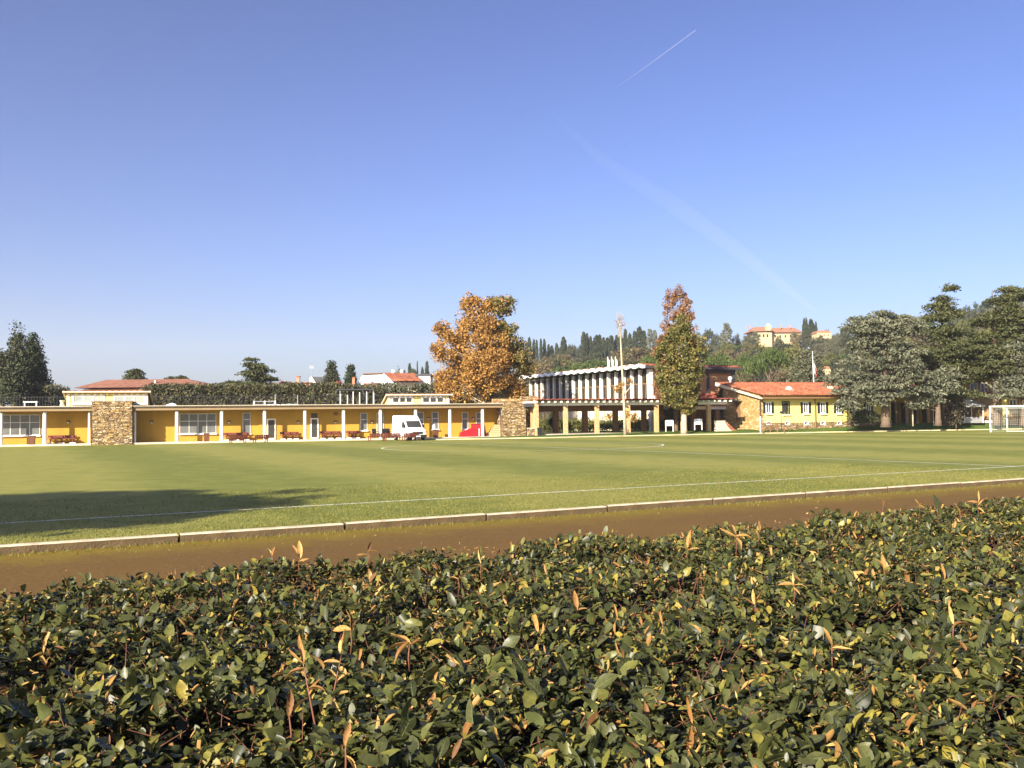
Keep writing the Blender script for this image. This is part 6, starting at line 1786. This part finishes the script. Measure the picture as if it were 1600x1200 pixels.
# umbrella pines and others just behind the halls
for px, py, Yd, w, lb in [(1122, 541, 165, 50, 'bright green umbrella pine just right of the green and gold tree'), (1160, 545, 160, 46, 'bright green umbrella pine low behind the stone gable'), (1203, 534, 170, 58, 'largest bright green umbrella pine below the hilltop villa'), (1180, 548, 150, 40, 'darker umbrella pine between two brighter ones behind the red roof'), (1020, 541, 190, 44, 'bright green round pine left of the green and gold tree')]:
    at_top('umbrella_pine', px, py, Yd, w, lb)
b = P(1262, 640, 135); b.z = .3
hero_tree('magnolia', 'pale olive rounded conical evergreen behind the flag mast', 'tree', b, 135,
          [(1262, 575, 22, 18, 0), (1262, 590, 28, 14, 0), (1262, 560, 12, 12, 0), (1280, 590, 14, 10, 0), (1244, 592, 12, 10, 0)], 150, 60, .34, MAT['olivetree'], MAT['bark'], .2, P(1262, 556, 135).z, .75, 1)
# the wood on the slope
vx0, vx1 = P(1165, 530, 425).x, P(1262, 530, 425).x
kinds = ['autumn_tree'] * 6 + ['olive_tree'] * 7 + ['green_tree'] * 4 + ['oak_tree'] * 3 + ['cypress_tree'] + ['umbrella_pine']
Yr = 172.0
while Yr < 418:
    X = -.13 * Yr
    while X < .60 * Yr:
        x = X + random.uniform(-3, 3); y = Yr + random.uniform(-4, 4)
        px = 800 + 1443 * x / y
        X += random.uniform(7.5, 11.0)
        if px < 600: continue
        if 1168 < px < 1262 and y > 408: continue
        if px < 700 and y < 200: continue
        k = random.choice(kinds)
        h = {'autumn_tree': 8, 'olive_tree': 5.5, 'green_tree': 7.5, 'oak_tree': 8, 'cypress_tree': 10, 'umbrella_pine': 9}[k] * random.uniform(.75, 1.3)
        if px > 1235 and px < 1330: k = random.choice(['olive_tree', 'olive_tree', 'oak_tree', 'green_tree']); h *= .8
        if px < 720: h *= .7
        zt_ = hill(x, y) - .2 + h
        rel_ = Vector((x, y, zt_ - EYE)); ty = 600 - FPX * rel_.dot(_U) / rel_.dot(_F)
        if ty < np.interp(px, [c_[0] for c_ in CAP], [c_[1] for c_ in CAP]): continue
        if 700 < px < 815 or (835 < px < 1300 and ty > 592) or (px > 1335 and ty > 560): continue
        zone = next(z_ for lim, z_ in ZONES if px < lim)
        lev = 'low on' if y < 250 else ('midway up' if y < 335 else 'high on')
        htree(k, x, y, h, h * random.uniform(1.05, 1.4) if k != 'cypress_tree' else h, HL_LAB[k][0] + ' ' + lev + ' the slope ' + zone)
    Yr += 12.5

# ================================================================== far houses
def poly(name, mat, parent, b, pts, Y0, D):
    """outline given by (px, py) at distance Y0, with depth D"""
    prof = [(P(px, py, Y0).x - b.x, P(px, py, Y0).z - b.z) for px, py in pts]
    return MB().prism(prof, 0, D, 'y').build(name, mat, parent)
def house(label, px, Y0, name='house'):
    b = P(px, 640, Y0); b.z = -.2
    return root(name, label, 'house', b, 0), b
def hbox(name, mat, parent, b, pa, pb, ya, yb, Y0, y0, D):
    p, q = P(pa, yb, Y0), P(pb, ya, Y0)
    return MB().box(p.x - b.x, q.x - b.x, y0, y0 + D, p.z - b.z, q.z - b.z).build(name, mat, parent)
# wide hipped roof
t, b = house('wide house with a long low hipped red roof behind the wide roof lantern', 225, 150)
hbox('wall', MAT['terra'], t, b, 130, 325, 606, 640, 150, 0, 14)
e0, e1 = P(118, 606.5, 150), P(334, 606.5, 150); r0, r1 = P(166, 593.5, 157), P(292, 593.5, 157)
ex0, ex1, ez_, rx0, rx1, rz_ = e0.x - b.x, e1.x - b.x, e0.z - b.z, r0.x - b.x, r1.x - b.x, r0.z - b.z
mb = MB(); mb.add([(ex0, -.8, ez_), (ex1, -.8, ez_), (ex1, 15, ez_), (ex0, 15, ez_), (rx0, 7, rz_), (rx1, 7, rz_)], [(0, 1, 5, 4), (1, 2, 5), (2, 3, 4, 5), (3, 0, 4), (0, 3, 2, 1)])
rf = mb.build('roof', MAT['tileold'], t)
for px, ya, yb in ((202, 598, 604), (231, 593, 606), (262, 598, 605), (229, 601, 607)):
    hbox('chimney', MAT['cream'], rf, b, px - 1.3, px + 1.3, ya, yb + 3, 150, 3, .6)
# small slate roofed house with aerial
t, b = house('small white house with dark slate roof and a thin aerial', 500, 152)
poly('wall', MAT['white'], t, b, [(484, 640), (484, 590), (487, 588.5), (497, 604), (497, 640)], 152, 5)
poly('roof', MAT['slate'], t, b, [(486.5, 588), (488, 588.5), (511, 589), (516, 601), (499, 602.5)], 151.7, 5.6)
hbox('wall', MAT['white'], t, b, 497, 516, 603.5, 640, 152, .5, 4)
hbox('dormer', MAT['white'], t, b, 509, 513.5, 590, 596, 151.2, 0, 1.5); hbox('chimney', MAT['cream'], t, b, 516.5, 520, 588, 598, 151, 0, .8)
p = P(485, 588, 152); 
ar = MB(); ar.tube([(p.x - b.x, 1, p.z - b.z), (p.x - b.x, 1, P(485, 571, 152).z - b.z)], [.05, .04], 5)
for k in range(4):
    z = P(485, 571.5 + k * 1.2, 152).z - b.z; ar.box(p.x - b.x - .35, p.x - b.x + .35, .97, 1.03, z, z + .04)
ar.build('aerial', MAT['grey'], t)
# terracotta house with chimney
t, b = house('small terracotta house with a stout chimney left of the slate roof', 472, 140)
hbox('wall', MAT['terra'], t, b, 459, 486, 598, 640, 140, 0, 6); hbox('roof', MAT['tile'], t, b, 458, 487, 597, 598.3, 140, -.3, 6.6)
c = hbox('chimney', MAT['terra'], t, b, 461, 465.5, 588.5, 597, 140, 1, .5); hbox('cap', MAT['tile'], c, b, 460.3, 466.2, 587, 588.5, 140, .9, .7)
# white house
t, b = house('large white house with a gable wall and bright red roof above the narrow lantern', 605, 155)
w = poly('wall', MAT['paint'], t, b, [(554, 640), (554, 601), (569, 584.5), (600, 583.5), (617, 600), (617, 640)], 155, 7)
poly('roof', MAT['brownwood'], t, b, [(566, 583.2), (598, 582.2), (598, 585.2), (566, 586.2)], 154.7, 7.5)
mb = MB(); q = [P(598, 582, 159) - b, P(648, 583, 159) - b, P(658, 592.5, 153) - b, P(613, 592.5, 153) - b]
mb.add([tuple(v) for v in q] + [(v.x, v.y, v.z - .25) for v in q], [(3, 2, 1, 0), (4, 5, 6, 7), (0, 1, 5, 4), (1, 2, 6, 5), (2, 3, 7, 6), (3, 0, 4, 7)])
mb.build('roof', MAT['tile'], t)
hbox('wall', MAT['cream'], t, b, 617.3, 655, 592.5, 640, 155, .5, 6)
hbox('balcony', MAT['white'], t, b, 622, 652, 597, 600.5, 153.5, 0, .2)
for px in (626, 636, 646): hbox('window', MAT['glass'], t, b, px - 2, px + 2, 593.5, 597, 154.9, .5, .06)
hbox('wall', MAT['white'], t, b, 655.3, 673, 588.5, 640, 156, 0, 5); hbox('roof', MAT['slate'], t, b, 650, 674, 584.5, 588.2, 155.5, 0, 6)
for px, py, lb in ((614, 580, 'round white dish left of two on the ridge of the white house'), (627.5, 580.5, 'round white dish right of two on the ridge of the white house'), (669, 599.5, 'round white dish beside the flat roofed white annexe')):
    p = P(px, py, 153.5)
    d = root('satellite_dish', lb, 'dish', p, 0, 'satellite dishes'); MB().tube([(0, 0, 0), (-.03, -.12, .03)], [.1, .26], 12).build('dish', MAT['paint'], d); MB().tube([(0, .02, 0), (.05, .1, -.6)], [.03, .03], 5).build('arm', MAT['grey'], d)
# low red roof and chimney stack in front
t, b = house('low house with a bright red roof just below the white gable', 584, 138)
mb = MB(); q = [P(568, 598.5, 141) - b, P(594, 599, 141) - b, P(603, 607, 136) - b, P(573, 607, 136) - b]
mb.add([tuple(v) for v in q] + [(v.x, v.y, v.z - .2) for v in q], [(3, 2, 1, 0), (4, 5, 6, 7), (0, 1, 5, 4), (1, 2, 6, 5), (2, 3, 7, 6), (3, 0, 4, 7)])
mb.build('roof', MAT['tile'], t); hbox('wall', MAT['terra'], t, b, 572, 600, 606.8, 640, 138, 0, 4)
t, b = house('tall thin terracotta chimney stack left of the white gable', 552, 138, 'chimney_stack'); t['category'] = 'chimney'
hbox('shaft', MAT['terra'], t, b, 550.7, 554, 591, 640, 138, 0, .5); hbox('cap', MAT['tile'], t, b, 550, 554.7, 589.3, 591, 138, -.05, .6)
shrub(440, 603, 15, 6, 132, 'reddish pink shrubs behind the laurel screen', 'pinkred', 40, 50, .3)
shrub(528, 603, 14, 5, 138, 'red shrubs below the dark bushy conifer', 'pinkred', 30, 50, .3)

# hilltop villa
Yv = 425
b = P(1215, 535, Yv); b.z = hill(b.x, Yv) - 6
t = root('hilltop_villa', 'large cream villa with red hipped roofs on top of the hill', 'villa', b, 0)
def vbox(nm, mat, pa, pb, ya, yb, y0, D, par=None): return hbox(nm, mat, par or t, b, pa, pb, ya, yb, Yv, y0, D)
vbox('wall', MAT['villa'], 1180, 1206, 518, 556, 0, 14)
vbox('wall', MAT['villa'], 1206.3, 1254, 519, 556, 3, 12)
def hip(pa, pb, ra, rb, ye, yr, y0, D):
    a0, a1 = P(pa, ye, Yv) - b, P(pb, ye, Yv) - b; r0_, r1_ = P(ra, yr, Yv) - b, P(rb, yr, Yv) - b
    MB().add([(a0.x, y0, a0.z), (a1.x, y0, a0.z), (a1.x, y0 + D, a0.z), (a0.x, y0 + D, a0.z), (r0_.x, y0 + D / 2, r0_.z), (r1_.x, y0 + D / 2, r0_.z)], [(0, 1, 5, 4), (1, 2, 5), (2, 3, 4, 5), (3, 0, 4), (0, 3, 2, 1)]).build('roof', MAT['villatile'], t)
hip(1173, 1208, 1184, 1200, 518, 508.5, -1, 16); hip(1204, 1257, 1210, 1250, 519, 509.5, 2, 14)
tw = vbox('turret', MAT['villa'], 1196.5, 1203.5, 509, 517, -1.5, 3); vbox('cap', MAT['white'], 1198, 1202, 506.5, 509, -.8, 1.6, tw)
for px in (1187, 1193, 1199): vbox('window', MAT['shutter'], px - 1.2, px + 1.2, 522, 527, -.1, .12)
for px in (1214, 1222, 1230, 1238, 1246): vbox('window', MAT['shutter'], px - 1, px + 1, 522.5, 526.5, 2.9, .12)
for px in (1176, 1225, 1240): vbox('chimney', MAT['terra'], px - .9, px + .9, 506, 512, 6, 1)
def farhouse(label, pa, pb, ya, ye, yb, Y0, roofm='villatile', wall='villa'):
    px = (pa + pb) / 2; b = P(px, yb, Y0); b.z = hill(b.x, Y0) - 2
    t = root('house', label, 'house', b, 0)
    hbox('wall', MAT[wall], t, b, pa + 1, pb - 1, ye, yb + 12, Y0, 0, 7)
    poly('roof', MAT[roofm], t, b, [(pa, ye), (pb, ye), (pb - (pb - pa) * .2, ya), (pa + (pb - pa) * .2, ya)], Y0 - .5, 8)
    for k in range(3):
        q = pa + (pb - pa) * (k + .8) / 3.6; hbox('window', MAT['shutter'], t, b, q - .6, q + .6, ye + 2, ye + 5, Y0 - .1, 0, .06)
farhouse('pale house with low roof right of the hilltop cypresses', 1276, 1300, 516, 520, 527, 390)
farhouse('small white house left of the broad blue cedar, behind the tiled roof', 1285, 1299, 572, 577, 588, 190)

# ================================================================== condensation trails, far above the haze
def vol_mat(name, dens, col=(1, 1, 1)):
    m = bpy.data.materials.new(name); m.use_nodes = True; n = m.node_tree.nodes; n.remove(n['Principled BSDF'])
    v = n.new('ShaderNodeVolumePrincipled'); v.inputs['Color'].default_value = (*col, 1); v.inputs['Density'].default_value = dens; v.inputs['Anisotropy'].default_value = 0.1
    m.node_tree.links.new(v.outputs[0], n['Material Output'].inputs['Volume'])
    return m
def trail(label, pts, alt, rpx, dens):
    P3 = []; 
    for px, py in pts:
        d = ray(px, py); k = (alt - EYE) / d.z; P3.append(Vector((0, 0, EYE)) + d * k)
    b = P3[0]
    mb = MB(); mb.tube([p - b for p in P3], [r_ * p.y / FPX for r_, p in zip(rpx, P3)], 12)
    o = mb.build('contrail', vol_mat('trail_vapour', dens), None, b, smooth=True)
    tag(o, label, 'contrail', None, None)
trail('short bright thin condensation trail high in the blue sky', [(1087, 47), (1060, 67), (1030, 89), (1000, 111), (955, 142)], 3000, [1.3, 1.2, 1.1, .8, .2], .013)
trail('broad faint old condensation trail slanting down to the hill', [(860, 175), (940, 250), (1050, 318), (1140, 382), (1215, 440), (1275, 487)], 2000, [2, 10, 15, 13, 10, 3], .00011)

# ================================================================== air
hz = MB(); hz.box(-3300, 3300, -1600, 3100, -8, 262)
tag(hz.build('haze', vol_mat('haze_air', 0.00020, (0.93, 0.96, 1.0))), 'thin pale haze', kind='stuff')
